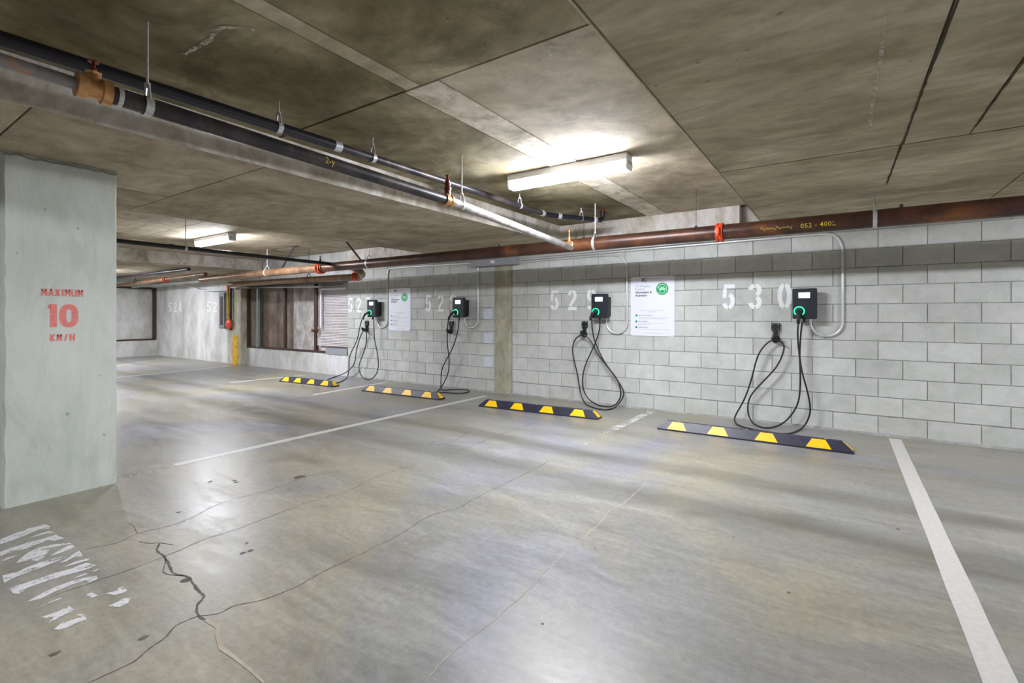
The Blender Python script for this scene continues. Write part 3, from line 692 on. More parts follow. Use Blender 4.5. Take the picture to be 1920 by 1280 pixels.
# ================================================================ PIPES
def hanger(par, x, y, zp, rp, zt, mat='galv', along='x', name='hanger'):
    """rod and clevis band around a pipe"""
    bm = bmesh.new()
    tube(bm, [(x, y, zp + rp + .05), (x, y, zt)], .0055, 8)
    n = 20; ring = []
    for k in range(n + 1):
        a = math.pi * (-.5) + 2 * math.pi * k / n
        ring.append((math.cos(a) * (rp + .004), math.sin(a) * (rp + .004)))
    hw = .016
    for (a0, b0), (a1, b1) in zip(ring, ring[1:]):
        if along == 'x': q = [(x - hw, y + a0, zp + b0), (x + hw, y + a0, zp + b0), (x + hw, y + a1, zp + b1), (x - hw, y + a1, zp + b1)]
        else: q = [(x + a0, y - hw, zp + b0), (x + a0, y + hw, zp + b0), (x + a1, y + hw, zp + b1), (x + a1, y - hw, zp + b1)]
        poly(bm, q)
    for s in (-1, 1):
        if along == 'x': tube(bm, [(x, y + s * rp * .8, zp + rp * .6), (x, y + s * .014, zp + rp + .055)], .006, 6)
        else: tube(bm, [(x + s * rp * .8, y, zp + rp * .6), (x + s * .014, y, zp + rp + .055)], .006, 6)
    lathe(bm, [(0, .013), (.02, .013)], (x, y, zp + rp + .045), (x, y, zp + rp + .2), 8)
    return obj(name, bm, M[mat], par, smooth=True)
def coupling(par, p, d, r, mat='orange', name='coupling', w=.06):
    """grooved pipe coupling: two ribbed half shells with bolt ears"""
    bm = bmesh.new(); A = Vector(p) - Vector(d).normalized() * w / 2
    lathe(bm, [(0, r + .002), (.004, r + .018), (w * .3, r + .02), (w * .35, r + .012), (w * .65, r + .012), (w * .7, r + .02), (w - .004, r + .018), (w, r + .002)], A, A + Vector(d), 24)
    D = Vector(d).normalized(); side = D.cross(Vector((0, 0, 1))).normalized()
    for s in (-1, 1):
        c = Vector(p) + side * s * (r + .03)
        lathe(bm, [(0, .018), (.06, .018)], c - Vector((0, 0, .03)), c + Vector((0, 0, 1)), 8)
        lathe(bm, [(0, .009), (.10, .009)], c - Vector((0, 0, .05)), c + Vector((0, 0, 1)), 8)
    return obj(name, bm, M[mat], par, smooth=True)

# main brown pipe along the wall
MP_Y, MP_Z, MP_R = 5.45, 2.163, .080
mp = thing('sprinkler_main', 'thick brown steel pipe running along the block wall above the chargers', 'pipe', (0, MP_Y, MP_Z))
bm = bmesh.new(); tube(bm, [(-7.82, MP_Y, MP_Z), (-4, MP_Y, MP_Z), (0, MP_Y, MP_Z), (XR, MP_Y, MP_Z)], MP_R, 28); obj('pipe_run', loc(bm, mp), M['main_pipe'], mp, smooth=True)
for x in (-1.05, 4.6): o = coupling(mp, (x, MP_Y, MP_Z), (1, 0, 0), MP_R, w=.075); o.data.transform(Matrix.Translation(-mp.location))
for x in (.25, -2.47, -6.6, 3.5):
    o = hanger(mp, x, MP_Y, MP_Z, MP_R, (ZH if -3.5 < x < -.8 else ZL)); o.data.transform(Matrix.Translation(-mp.location))
for x in (-1.294, -2.62):
    bm = bmesh.new(); tube(bm, [(x, MP_Y, MP_Z + MP_R), (x, MP_Y, ZH)], .004, 6); lathe(bm, [(0, .02), (.02, .012)], (x, MP_Y, MP_Z + MP_R - .004), (x, MP_Y, 3), 8)
    obj('hanger_rod', loc(bm, mp), M['steel_dark'], mp)
for x in (.438, -3.9):
    bm = bmesh.new(); lathe(bm, [(0, .014), (.03, .012), (.034, .006)], (x, MP_Y, MP_Z + MP_R - .006), (x, MP_Y, 3), 8); obj('pipe_plug', loc(bm, mp), M['steel_dark'], mp)
# marker writing along the pipe
def on_pipe(x0, z0, sgn=1):
    def f(u, v):
        a = math.asin(max(-.9, min(.9, (z0 + v) / (MP_R + .001))))
        return (x0 + u, MP_Y - math.cos(a) * (MP_R + .0012), MP_Z + math.sin(a) * (MP_R + .0012))
    return f
bm = bmesh.new()
ribbon(bm, [(i * .0082, .018 * math.sin(i * 1.15) * (.5 + .5 * math.cos(i * .37)) + .006 * math.sin(i * 2.7)) for i in range(34)], .0045, frame=on_pipe(-.66, -.018))
obj('marker_writing', loc(bm, mp), M['chalk'], mp)
for t, x in (('052 - 400L', -.32),):
    bm = text_bm(t, .058, on_pipe(x, -.038), .0004, 'LEFT', 1.0, 1.1); obj('marker_writing', loc(bm, mp), M['chalk'], mp)

# sprinkler branch pipe coming from the left over the bay to the main
br = thing('sprinkler_branch', 'steel sprinkler pipe with bronze fittings crossing under the raised bay to the brown pipe', 'pipe', (-2.65, 0, 2.27))
bp = lambda y: (-2.648 - max(0, y - 3.1) * .048, y, 2.275 - .026 * y * .55 - max(0, y - 2.9) * .028)
def seg(y0, y1): return [bp(y0 + (y1 - y0) * i / 8) for i in range(9)]
def onbr(bm, name, mat, smooth=True, par=None): return obj(name, loc(bm, br), M[mat], par or br, smooth=smooth)
bm = bmesh.new(); tube(bm, seg(-7.9, .70), .026, 16); onbr(bm, 'pipe_run', 'steel_rusty')
bm = bmesh.new(); tube(bm, seg(.77, 2.96), .040, 18); onbr(bm, 'pipe_run', 'steel_dark')
bm = bmesh.new(); tube(bm, seg(3.0, 5.38), .037, 18); onbr(bm, 'pipe_run', 'steel_grey')
# bronze tee with sprinkler
P0 = Vector(bp(.72)); D = (Vector(bp(1)) - Vector(bp(.5))).normalized()
bm = bmesh.new(); lathe(bm, [(0, .034), (.002, .052), (.034, .052), (.038, .042), (.082, .042), (.086, .052), (.118, .052), (.12, .034)], P0 - D * .06, P0 + D, 24)
tube(bm, [P0 + Vector((0, 0, .02)), P0 + Vector((0, 0, .060))], [.034, .028], 16)
lathe(bm, [(0, .030), (.012, .032), (.014, .020)], P0 + Vector((0, 0, .058)), P0 + Vector((0, 0, 1)), 6)
tee = onbr(bm, 'tee_fitting', 'bronze'); 
bm = bmesh.new(); q = P0 + Vector((0, 0, .072))
lathe(bm, [(0, .012), (.014, .012), (.016, .007), (.040, .005), (.042, .020), (.046, .020)], q, q + Vector((0, 0, 1)), 12)
for s in (-1, 1): tube(bm, [q + Vector((s * .008, 0, .012)), q + Vector((s * .016, 0, .026)), q + Vector((s * .004, 0, .042))], .0025, 6)
onbr(bm, 'sprinkler_head', 'copper_red')
for y, mat in ((2.98, 'bronze'),):
    P1 = Vector(bp(y)); bm = bmesh.new()
    lathe(bm, [(0, .04), (.003, .050), (.03, .050), (.034, .044), (.062, .044), (.066, .050), (.092, .050), (.095, .04)], P1 - D * .048, P1 + D, 22)
    onbr(bm, 'tee_fitting', mat)
    bm = bmesh.new()
    lathe(bm, [(0, .026), (.05, .024), (.052, .030), (.075, .030), (.078, .020), (.09, .026), (.11, .026), (.113, .016), (.13, .020), (.145, .010), (.165, .008), (.167, .018), (.171, .018)], P1 + Vector((0, 0, .03)), P1 + Vector((0, 0, 1)), 14)
    onbr(bm, 'sprinkler_head', 'copper_red')
bm = bmesh.new(); P2 = Vector((-2.765, 5.375, 2.163)); lathe(bm, [(0, .050), (.03, .052), (.034, .042), (.05, .042)], P2, P2 + Vector((0, -1, .02)), 18); onbr(bm, 'branch_fitting', 'bronze')
bm = bmesh.new(); lathe(bm, [(0, .020), (.04, .018), (.042, .024), (.06, .022), (.062, .010), (.12, .009), (.122, .016), (.15, .016), (.17, .006)], P2 + Vector((0, -.03, .03)), P2 + Vector((0, -.03, 2)), 12); onbr(bm, 'sprinkler_head', 'bronze')
for y, r in ((.915, .040), (3.16, .037), (-1.5, .026)):
    x, yy, z = bp(y); o = hanger(br, x, yy, z, r, ZH, along='y'); o.data.transform(Matrix.Translation(-br.location))
bm = bmesh.new(); P3 = Vector(bp(.80)); lathe(bm, [(0, .042), (.018, .042)], P3, P3 + D, 18); onbr(bm, 'weld_ring', 'galv')
bm = text_bm('2-y', .055, lambda u, v: (bp(1.85)[0] + .0405, 1.82 + u, bp(1.85)[2] - .02 + v), .0004); onbr(bm, 'marker_writing', 'chalk', False)['kind'] = 'stuff'

# black coated drain pipe beside it
dp = thing('drain_pipe', 'smooth black drain pipe with silver clamps close under the raised bay ceiling', 'pipe', (-2.95, 0, 2.5))
dz = lambda y: 2.462 + .0125 * y
dpx = lambda y: -2.945 - max(0, y - 2) * .012
def ondp(bm, name, mat, smooth=True): return obj(name, loc(bm, dp), M[mat], dp, smooth=smooth)
bm = bmesh.new(); tube(bm, [(dpx(y), y, dz(y)) for y in (-7.9, -3, 0, 1.2, 2.13)], .034, 20); ondp(bm, 'pipe_run', 'black_pipe')
bm = bmesh.new(); tube(bm, [(dpx(y), y, dz(y)) for y in (2.17, 3, 4, 5.1)], .030, 20); ondp(bm, 'pipe_run', 'steel_dark')
E0 = Vector((dpx(5.2), 5.2, 2.527)); E1 = Vector((-2.56, 5.82, 2.515))
bm = bmesh.new(); tube(bm, fillet([(dpx(5.08), 5.08, dz(5.08)), E0, E0 + (E1 - E0) * .25], .08), .031, 18); ondp(bm, 'elbow', 'black_pipe')
bm = bmesh.new(); tube(bm, [E0 + (E1 - E0) * .2, E1], .029, 18); ondp(bm, 'pipe_run', 'black_pipe')
bm = bmesh.new(); tube(bm, fillet([E1 - (E1 - E0) * .12, E1 + (E1 - E0) * .04, E1 + (E1 - E0) * .04 + Vector((0, 0, .13))], .07), .031, 18); ondp(bm, 'elbow', 'black_pipe')
q = E1 + (E1 - E0) * .04; bm = bmesh.new(); lathe(bm, [(0, .034), (.012, .055), (.016, .058)], (q.x, q.y, ZH - .018), (q.x, q.y, ZH + 1), 20); ondp(bm, 'ceiling_flange', 'copper_red')
for y in (2.15, 5.06):
    bm = bmesh.new(); tube(bm, [(dpx(y), y - .028, dz(y)), (dpx(y), y + .028, dz(y))], .036, 20); ondp(bm, 'clamp', 'galv')
for t in (.18, .86):
    a = E0 + (E1 - E0) * t; bm = bmesh.new(); tube(bm, [a, a + (E1 - E0).normalized() * .045], .035, 18); ondp(bm, 'clamp', 'galv')
for y in (1.72, 2.47, 4.55, -.8):
    o = hanger(dp, dpx(y), y, dz(y), .032, ZH, along='y'); o.data.transform(Matrix.Translation(-dp.location))
a = E0 + (E1 - E0) * .62; o = hanger(dp, a.x, a.y, a.z, .03, ZH, along='y'); o.data.transform(Matrix.Translation(-dp.location))

# far black pipe crossing the second bay
fp = thing('far_branch_pipe', 'thin black pipe crossing the far raised bay in front of the far light', 'pipe', (-7.6, 0, 2.22))
bm = bmesh.new(); tube(bm, [(-7.6, -7.5, 2.24), (-7.6, 2.3, 2.237), (-7.6, 5.6, 2.213)], .030, 14); obj('pipe_run', loc(bm, fp), M['black_pipe'], fp, smooth=True)
for y in (3.08, .3):
    o = hanger(fp, -7.6, y, 2.235, .03, ZH, along='y'); o.data.transform(Matrix.Translation(-fp.location))
bm = bmesh.new(); lathe(bm, [(0, .036), (.05, .036)], (-7.6, 2.88, 2.235), (-7.6, 4, 2.235), 14); obj('coupling', loc(bm, fp), M['black_pipe'], fp, smooth=True)
bm = bmesh.new(); lathe(bm, [(0, .02), (.04, .018), (.042, .01), (.09, .008), (.092, .02), (.096, .02)], (-7.6, 5.2, 2.24), (-7.6, 5.2, 3), 12); obj('sprinkler_head', loc(bm, fp), M['black_pipe'], fp, smooth=True)

# far mains: second tan pipe behind, braces, orange couplings
tp = thing('far_tan_pipe', 'brown pipe with an orange coupling continuing left of the brown main to the pier', 'pipe', (-9.5, MP_Y, MP_Z))
def ont(bm, n, m): return obj(n, loc(bm, tp), M[m], tp, smooth=True)
bm = bmesh.new(); tube(bm, [(-7.86, MP_Y, MP_Z), (-10.6, MP_Y, MP_Z - .005), (-12.6, MP_Y, MP_Z - .03)], .075, 20); ont(bm, 'pipe_run', 'tan_pipe')
o = coupling(tp, (-7.95, MP_Y, MP_Z - .01), (1, 0, 0), .078, w=.12); o.data.transform(Matrix.Translation(-tp.location))
o = hanger(tp, -9.75, MP_Y, MP_Z, .075, ZH, 'white_metal'); o.data.transform(Matrix.Translation(-tp.location))
bm = bmesh.new(); tube(bm, [(-9.28, MP_Y, MP_Z), (-8.95, 5.55, ZH)], .016, 8); box(bm, -9.0, -8.84, 5.51, 5.59, ZH - .012, ZH); ont(bm, 'sway_brace', 'black_pipe')
bp2 = thing('lower_brown_pipe', 'second brown pipe with an orange coupling below the main near the window bays', 'pipe', (-9.5, 5.9, 2.0))
def on2(bm, n, m): return obj(n, loc(bm, bp2), M[m], bp2, smooth=True)
bm = bmesh.new(); tube(bm, fillet([(-12.2, 5.9, 2.03), (-7.35, 5.9, 2.01), (-7.15, 5.75, 2.06), (-7.1, 5.5, 2.14)], .12), .062, 20); on2(bm, 'pipe_run', 'tan_pipe')
bm = bmesh.new(); tube(bm, [(-12.1, 6.15, 2.05), (-8.9, 6.15, 2.06)], .05, 14); on2(bm, 'pipe_run', 'black_pipe')
bm = bmesh.new(); tube(bm, [(-7.75, 6.2, 2.00), (-12.5, 6.2, 1.955)], .028, 12); tube(bm, [(-8.75, 6.3, 2.0), (-8.75, 6.3, 2.08)], .05, 12); on2(bm, 'pipe_run', 'black_pipe')
o = coupling(bp2, (-7.5, 5.9, 2.015), (1, 0, 0), .064, w=.11); o.data.transform(Matrix.Translation(-bp2.location))
o = hanger(bp2, -9.0, 5.9, 2.02, .062, ZH, 'steel_dark'); o.data.transform(Matrix.Translation(-bp2.location))
bm = bmesh.new(); tube(bm, [(-6.80, MP_Y, MP_Z + .06), (-7.35, 5.52, ZH)], .016, 8); 
o = obj('sway_brace', loc(bm, mp), M['black_pipe'], mp, smooth=True)
# pipes near the left end
lp = thing('left_end_pipe', 'brown pipe with an orange coupling running to the left end wall', 'pipe', (-15, 5.3, 2.2))
def onl(bm, n, m): return obj(n, loc(bm, lp), M[m], lp, smooth=True)
bm = bmesh.new(); tube(bm, [(-18.2, 5.45, 2.18), (-15, 5.45, 2.22), (-12.4, 5.45, 2.26)], .045, 14); onl(bm, 'pipe_run', 'tan_pipe')
bm = bmesh.new(); tube(bm, [(-18.2, 5.05, 2.33), (-12.3, 5.05, 2.34)], .04, 14); onl(bm, 'pipe_run', 'black_pipe')
bm = bmesh.new(); tube(bm, [(-18.2, 5.9, 2.16), (-13.4, 5.9, 2.2)], .03, 12); onl(bm, 'pipe_run', 'galv')
o = coupling(lp, (-14.6, 5.45, 2.22), (1, 0, 0), .047, w=.1); o.data.transform(Matrix.Translation(-lp.location))
o = hanger(lp, -16.6, 5.45, 2.2, .045, ZL, 'steel_dark'); o.data.transform(Matrix.Translation(-lp.location))
wc = thing('white_flexible_conduit', 'wavy white conduit strung under the pipes along the far wall', 'conduit', (-14, 6.4, 2.05))
bm = bmesh.new(); tube(bm, smooth_path([(-18.2, 6.45, 2.17), (-17.2, 6.45, 2.2), (-16.5, 6.45, 2.21), (-15.6, 6.45, 2.11), (-14.9, 6.45, 1.99), (-14.0, 6.42, 1.955), (-13.5, 6.40, 1.97), (-13.2, 6.36, 2.0), (-12.6, 6.36, 1.99), (-11, 6.42, 1.95), (-9.45, 6.45, 1.915)], 6), .016, 10)
obj('conduit_run', loc(bm, wc), M['white_metal'], wc, smooth=True)
# window-side riser and white L shaped conduit
rp = thing('window_riser', 'narrow brown riser pipe with a valve in front of the slatted screen', 'pipe', (-9.60, 6.5, 1.0))
bm = bmesh.new(); tube(bm, [(-9.62, 6.5, 1.02), (-9.62, 6.5, 1.95)], .03, 12); obj('pipe_run', loc(bm, rp), M['brown_frame'], rp, smooth=True)
bm = bmesh.new(); lathe(bm, [(0, .02), (.02, .045), (.08, .05), (.10, .03)], (-9.62, 6.49, .90), (-9.62, 6.49, 2), 12); tube(bm, [(-9.62, 6.49, .95), (-9.62, 6.38, .95)], .03, 10); obj('valve', loc(bm, rp), M['main_pipe'], rp, smooth=True)
wp = thing('white_corner_conduit', 'white L-shaped pipe along the top and left of the slatted screen', 'pipe', (-9.5, 6.5, 1.9))
bm = bmesh.new(); tube(bm, fillet([(-9.50, 6.52, 1.02), (-9.50, 6.52, 1.86), (-8.66, 6.52, 1.86)], .06), .022, 12); obj('pipe_run', loc(bm, wp), M['white_metal'], wp, smooth=True)

# fire bell, its riser and the electrical panel on the pier
bell = thing('alarm_gong', 'round orange-red fire alarm gong under a riser on the far concrete pier', 'alarm bell', (-13.18, 6.39, 1.06))
bm = bmesh.new(); lathe(bm, [(0, .07), (.02, .125), (.05, .135), (.075, .11), (.09, .05), (.095, .01)], (0, .0, 0), (0, -1, 0), 28); obj('gong', bm, M['orange'], bell, smooth=True)
bm = bmesh.new(); lathe(bm, [(0, .05), (.03, .05), (.06, .03)], (0, .0, -.10), (0, -.1, -1), 12); obj('motor', bm, M['copper_red'], bell, smooth=True)
rs = thing('alarm_riser', 'black and yellow-tagged riser pipe dropping to the orange alarm gong', 'pipe', (-13.17, 6.36, 1.6))
bm = bmesh.new(); tube(bm, [(.06, 0, -.42), (.06, 0, .42)], .028, 12); obj('pipe_run', bm, M['black_pipe'], rs, smooth=True)
bm = bmesh.new(); tube(bm, [(-.06, .0, -.40), (-.06, .0, .38)], .04, 12); obj('pipe_run', bm, M['guard'], rs, smooth=True)
bm = bmesh.new(); lathe(bm, [(0, .06), (.1, .07), (.14, .05)], (-.02, 0, .36), (-.02, 0, 1), 14); obj('valve_body', bm, M['orange'], rs, smooth=True)
ep = thing('electrical_cabinet', 'tall blue-grey electrical cabinet mounted between number 52 and the pier', 'cabinet', (-13.66, WY, .93))
bm = BM((-.15, .15, -.17, 0, 0, .97), bev=.006); obj('body', bm, M['panel_grey'], ep)
bm = BM((-.14, .14, -.185, -.17, .03, .94), bev=.004); d_ = obj('door', bm, M['panel_grey'], ep)
bm = BM((-.05, .09, -.190, -.185, .10, .86)); obj('glazed_strip', bm, M['brown_frame'], d_)

# ================================================================ CONDUITS AND WIREWAY
CYY = WY - .022
wy_ = thing('wireway_box', 'long grey electrical wireway box over the concrete pilaster', 'junction box', (-4.755, WY, 2.168))
bm = BM((-.475, .475, -.105, 0, -.055, .055), bev=.003); obj('body', bm, M['grey_box'], wy_)
bm = BM((-.47, .47, -.110, -.104, -.048, .050), bev=.002); c_ = obj('cover', bm, M['grey_box'], wy_)
obj('warning_label', BM((-.045, .04, -.112, -.109, -.02, .03)), M['white_metal'], c_)
for x in (-.4, .4): bm = bmesh.new(); lathe(bm, [(0, .006), (.004, .005)], (x, -.110, .0), (x, -1, 0), 8); obj('screw', bm, M['galv'], c_)
def conduit(name, label, pts, r=.0135, fil=.10, straps=(), cpl=()):
    t = thing(name, label, 'conduit', pts[0])
    bm = bmesh.new(); tube(bm, fillet(pts, fil, 10), r, 12); obj('tube_run', loc(bm, t), M['emt'], t, smooth=True)
    for p, d in straps:
        bm = bmesh.new(); P = Vector(p); D_ = Vector(d)
        tube(bm, [P - D_ * .010, P + D_ * .010], r + .003, 12)
        o_ = D_.cross(Vector((0, 1, 0)))
        for s in (-1,): box(bm, *sorted((P.x - .006, P.x + o_.x * s * .04 + .006)), WY - .006, WY - .001, *sorted((P.z - .008, P.z + o_.z * s * .04 + .008)))
        obj('strap', loc(bm, t), M['galv'], t)
    for p, d in cpl:
        bm = bmesh.new(); P = Vector(p); D_ = Vector(d); tube(bm, [P - D_ * .028, P + D_ * .028], r + .004, 12)
        lathe(bm, [(0, .005), (.008, .004)], P + Vector((0, -r - .003, 0)), P + Vector((0, -1, 0)), 6); obj('fitting', loc(bm, t), M['galv'], t, smooth=True)
    return t
Y_ = CYY
def ubend(x0, x1, zt0, zt1, zb, n=14):
    """U from (x0, zt0) down to zb and up to (x1, zt1)"""
    cx = (x0 + x1) / 2; R = abs(x1 - x0) / 2; s = 1 if x0 > x1 else -1
    out = []
    for i in range(n + 1):
        a = math.pi * i / n
        out.append((cx + s * R * math.cos(a), Y_, zb + R - math.sin(a) * R))
    return out
conduit('charger_conduit', 'shiny conduit looping down beside charger 530', [(-4.28, Y_, 2.185)] + [(-1.6, Y_, 2.205), (-.5, Y_, 2.215)] + [(-.14, Y_, 2.217), (-.06, Y_, 2.195), (-.01, Y_, 2.13), (.015, Y_, 2.03)] + ubend(.015, -.292, 0, 0, 1.06) + [(-.292, Y_, 1.26)], fil=.03,
    straps=(((-.62, Y_, 2.214), (1, 0, 0)), ((-2.6, Y_, 2.197), (1, 0, 0)), ((.015, Y_, 1.83), (0, 0, 1))), cpl=(((.015, Y_, 1.955), (0, 0, 1)), ((-.15, Y_, 1.062), (1, 0, 0))))
conduit('charger_conduit', 'shiny conduit looping down between charger 529 and the large sign', [(-4.28, Y_, 2.148), (-3.4, Y_, 2.155), (-2.74, Y_, 2.158), (-2.62, Y_, 2.14), (-2.53, Y_, 2.08), (-2.485, Y_, 1.98)] + ubend(-2.48, -2.79, 0, 0, 1.035) + [(-2.79, Y_, 1.25)], fil=.03,
    straps=(((-4.0, Y_, 2.15), (1, 0, 0)), ((-2.85, Y_, 2.157), (1, 0, 0)), ((-2.48, Y_, 1.80), (0, 0, 1))), cpl=(((-2.48, Y_, 1.93), (0, 0, 1)),))
conduit('charger_conduit', 'shiny conduit hooking from the grey wireway down to charger 528', [(-5.13, Y_, 2.12), (-5.13, Y_, 1.95)] + ubend(-5.13, -5.42, 0, 0, 1.075) + [(-5.42, Y_, 1.26)], fil=.02,
    straps=(((-5.13, Y_, 1.82), (0, 0, 1)),), cpl=(((-5.13, Y_, 2.05), (0, 0, 1)),))
conduit('charger_conduit', 'shiny conduit beside the far sign looping to charger 527', [(-5.22, Y_, 2.19), (-6.5, Y_, 2.205), (-7.25, Y_, 2.205), (-7.36, Y_, 2.19), (-7.385, Y_, 2.10)] + ubend(-7.385, -7.69, 0, 0, 1.05) + [(-7.69, Y_, 1.25)], fil=.03,
    straps=(((-7.385, Y_, 1.75), (0, 0, 1)),), cpl=(((-7.385, Y_, 1.98), (0, 0, 1)),))
conduit('straight_conduit', 'straight thin conduit running right from the wireway under the brown pipe', [(-4.28, Y_, 2.212), (-1.6, Y_, 2.242), (2, Y_, 2.250), (XR, Y_, 2.25)], r=.0115, fil=.02, straps=(((-1.9, Y_, 2.24), (1, 0, 0)), ((.6, Y_, 2.25), (1, 0, 0))))

# ================================================================ SIGNS
def rounded(w, h, r, n=5):
    out = []
    for cx, cz, a0 in ((w - r, h - r, 0), (r, h - r, 90), (r, r, 180), (w - r, r, 270)):
        for i in range(n + 1):
            a = math.radians(a0 + 90 * i / n); out.append((cx + r * math.cos(a), cz + r * math.sin(a)))
    return out
def disc(cx, cz, r, n=28): return [(cx + r * math.cos(2 * math.pi * i / n), cz + r * math.sin(2 * math.pi * i / n)) for i in range(n)]
def make_sign(label, loc_):
    W_, H_ = .602, .815
    t = thing('information_sign', label, 'sign', loc_, 'charging information signs')
    bm = bmesh.new(); prism(bm, rounded(W_, H_, .018), lambda u, v: (u, -.006, v), lambda u, v: (u, -.001, v)); obj('board', bm, M['poster'], t)
    def flat(name, polys, mat, dy, par=t):
        bm = bmesh.new()
        for p in polys: prism(bm, p, lambda u, v: (u, dy, v), lambda u, v: (u, -.0058, v))
        return obj(name, bm, M[mat], par)
    def rc_(x, z, w, h): return [(x, z), (x + w, z), (x + w, z + h), (x, z + h)]
    # emblem: dark diamond arrows and a tiny header line
    flat('emblem', [[(.165 + a, .748), (.180 + a, .772), (.165 + a, .796), (.152 + a, .796), (.166 + a, .772), (.152 + a, .748)] for a in (0, .022)] + [[(.208, .742), (.222, .742), (.222, .802), (.208, .802), (.222 - .002, .772)]], 'ink', -.0068)
    flat('header_line', [rc_(.235, .776, .18, .007)], 'ink_soft', -.0066)
    def txt(s, size, x, z, mat, bold=0.0, xs=1.0):
        bm = text_bm(s, size, lambda u, v: (x + u, -.0070, z + v), bold, 'LEFT', xs); return obj('lettering', bm, M[mat], t)
    txt('EV Charging', .042, .068, .672, 'ink_green', .0004)
    txt('Stations', .042, .068, .630, 'ink_green', .0004)
    txt('Information &', .040, .068, .586, 'ink', .0013)
    txt('Activation', .040, .068, .544, 'ink', .0013)
    d = flat('green_roundel', [disc(.440, .640, .083)], 'green', -.0066)
    bm = bmesh.new(); ring = [(.440 + .060 * math.cos(math.radians(a)), .640 + .060 * math.sin(math.radians(a))) for a in range(-140, 141, 10)]
    ribbon(bm, [(x, z) for x, z in ring], .009, frame=lambda u, v: (u, -.0072, v)); obj('roundel_ring', bm, M['green_lite'], d)
    car = [(.398, .622), (.484, .622), (.486, .646), (.470, .652), (.460, .668), (.424, .668), (.412, .652), (.396, .646)]
    flat('car_symbol', [car, disc(.415, .622, .009, 12), disc(.467, .622, .009, 12)], 'green_lite', -.0072, d)
    flat('plug_symbol', [rc_(.378, .650, .020, .024), rc_(.380, .674, .004, .010), rc_(.391, .674, .004, .010)], 'green_lite', -.0072, d)
    flat('small_print', [rc_(.135, .347, .33, .005), rc_(.245, .328, .115, .006)], 'ink_soft', -.0066)
    for z, s, l1, l2 in ((.280, 'Set Up Your Account', .42, .38), (.198, 'Start Charging', .38, .16), (.118, 'Settings Alerts', .42, 0)):
        flat('bullet', [disc(.082, z, .016, 16)], 'green', -.0066)
        txt(s, .022, .112, z - .006, 'ink', .0002)
        flat('small_print', [rc_(.112, z - .030, l1, .004)] + ([rc_(.112, z - .047, l2, .004)] if l2 else []), 'ink_soft', -.0066)
    flat('small_print', [rc_(.17, .036, .07, .004), rc_(.26, .036, .19, .005)], 'ink_soft', -.0066)
    for x, z in ((.015, .015), (W_ - .015, .015), (.015, H_ - .015), (W_ - .015, H_ - .015)):
        bm = bmesh.new(); lathe(bm, [(0, .006), (.003, .004)], (x, -.006, z), (x, -1, z), 10); obj('screw', bm, M['galv'], t)
    return t
sg = make_sign('larger looking white charging information sign right of the pilaster', (-2.435, WY - .003, 1.010))
s2 = copy_tree(sg); s2.location = (-7.365, WY - .003, .995); s2['label'] = 'smaller looking white charging information sign left of the pilaster'

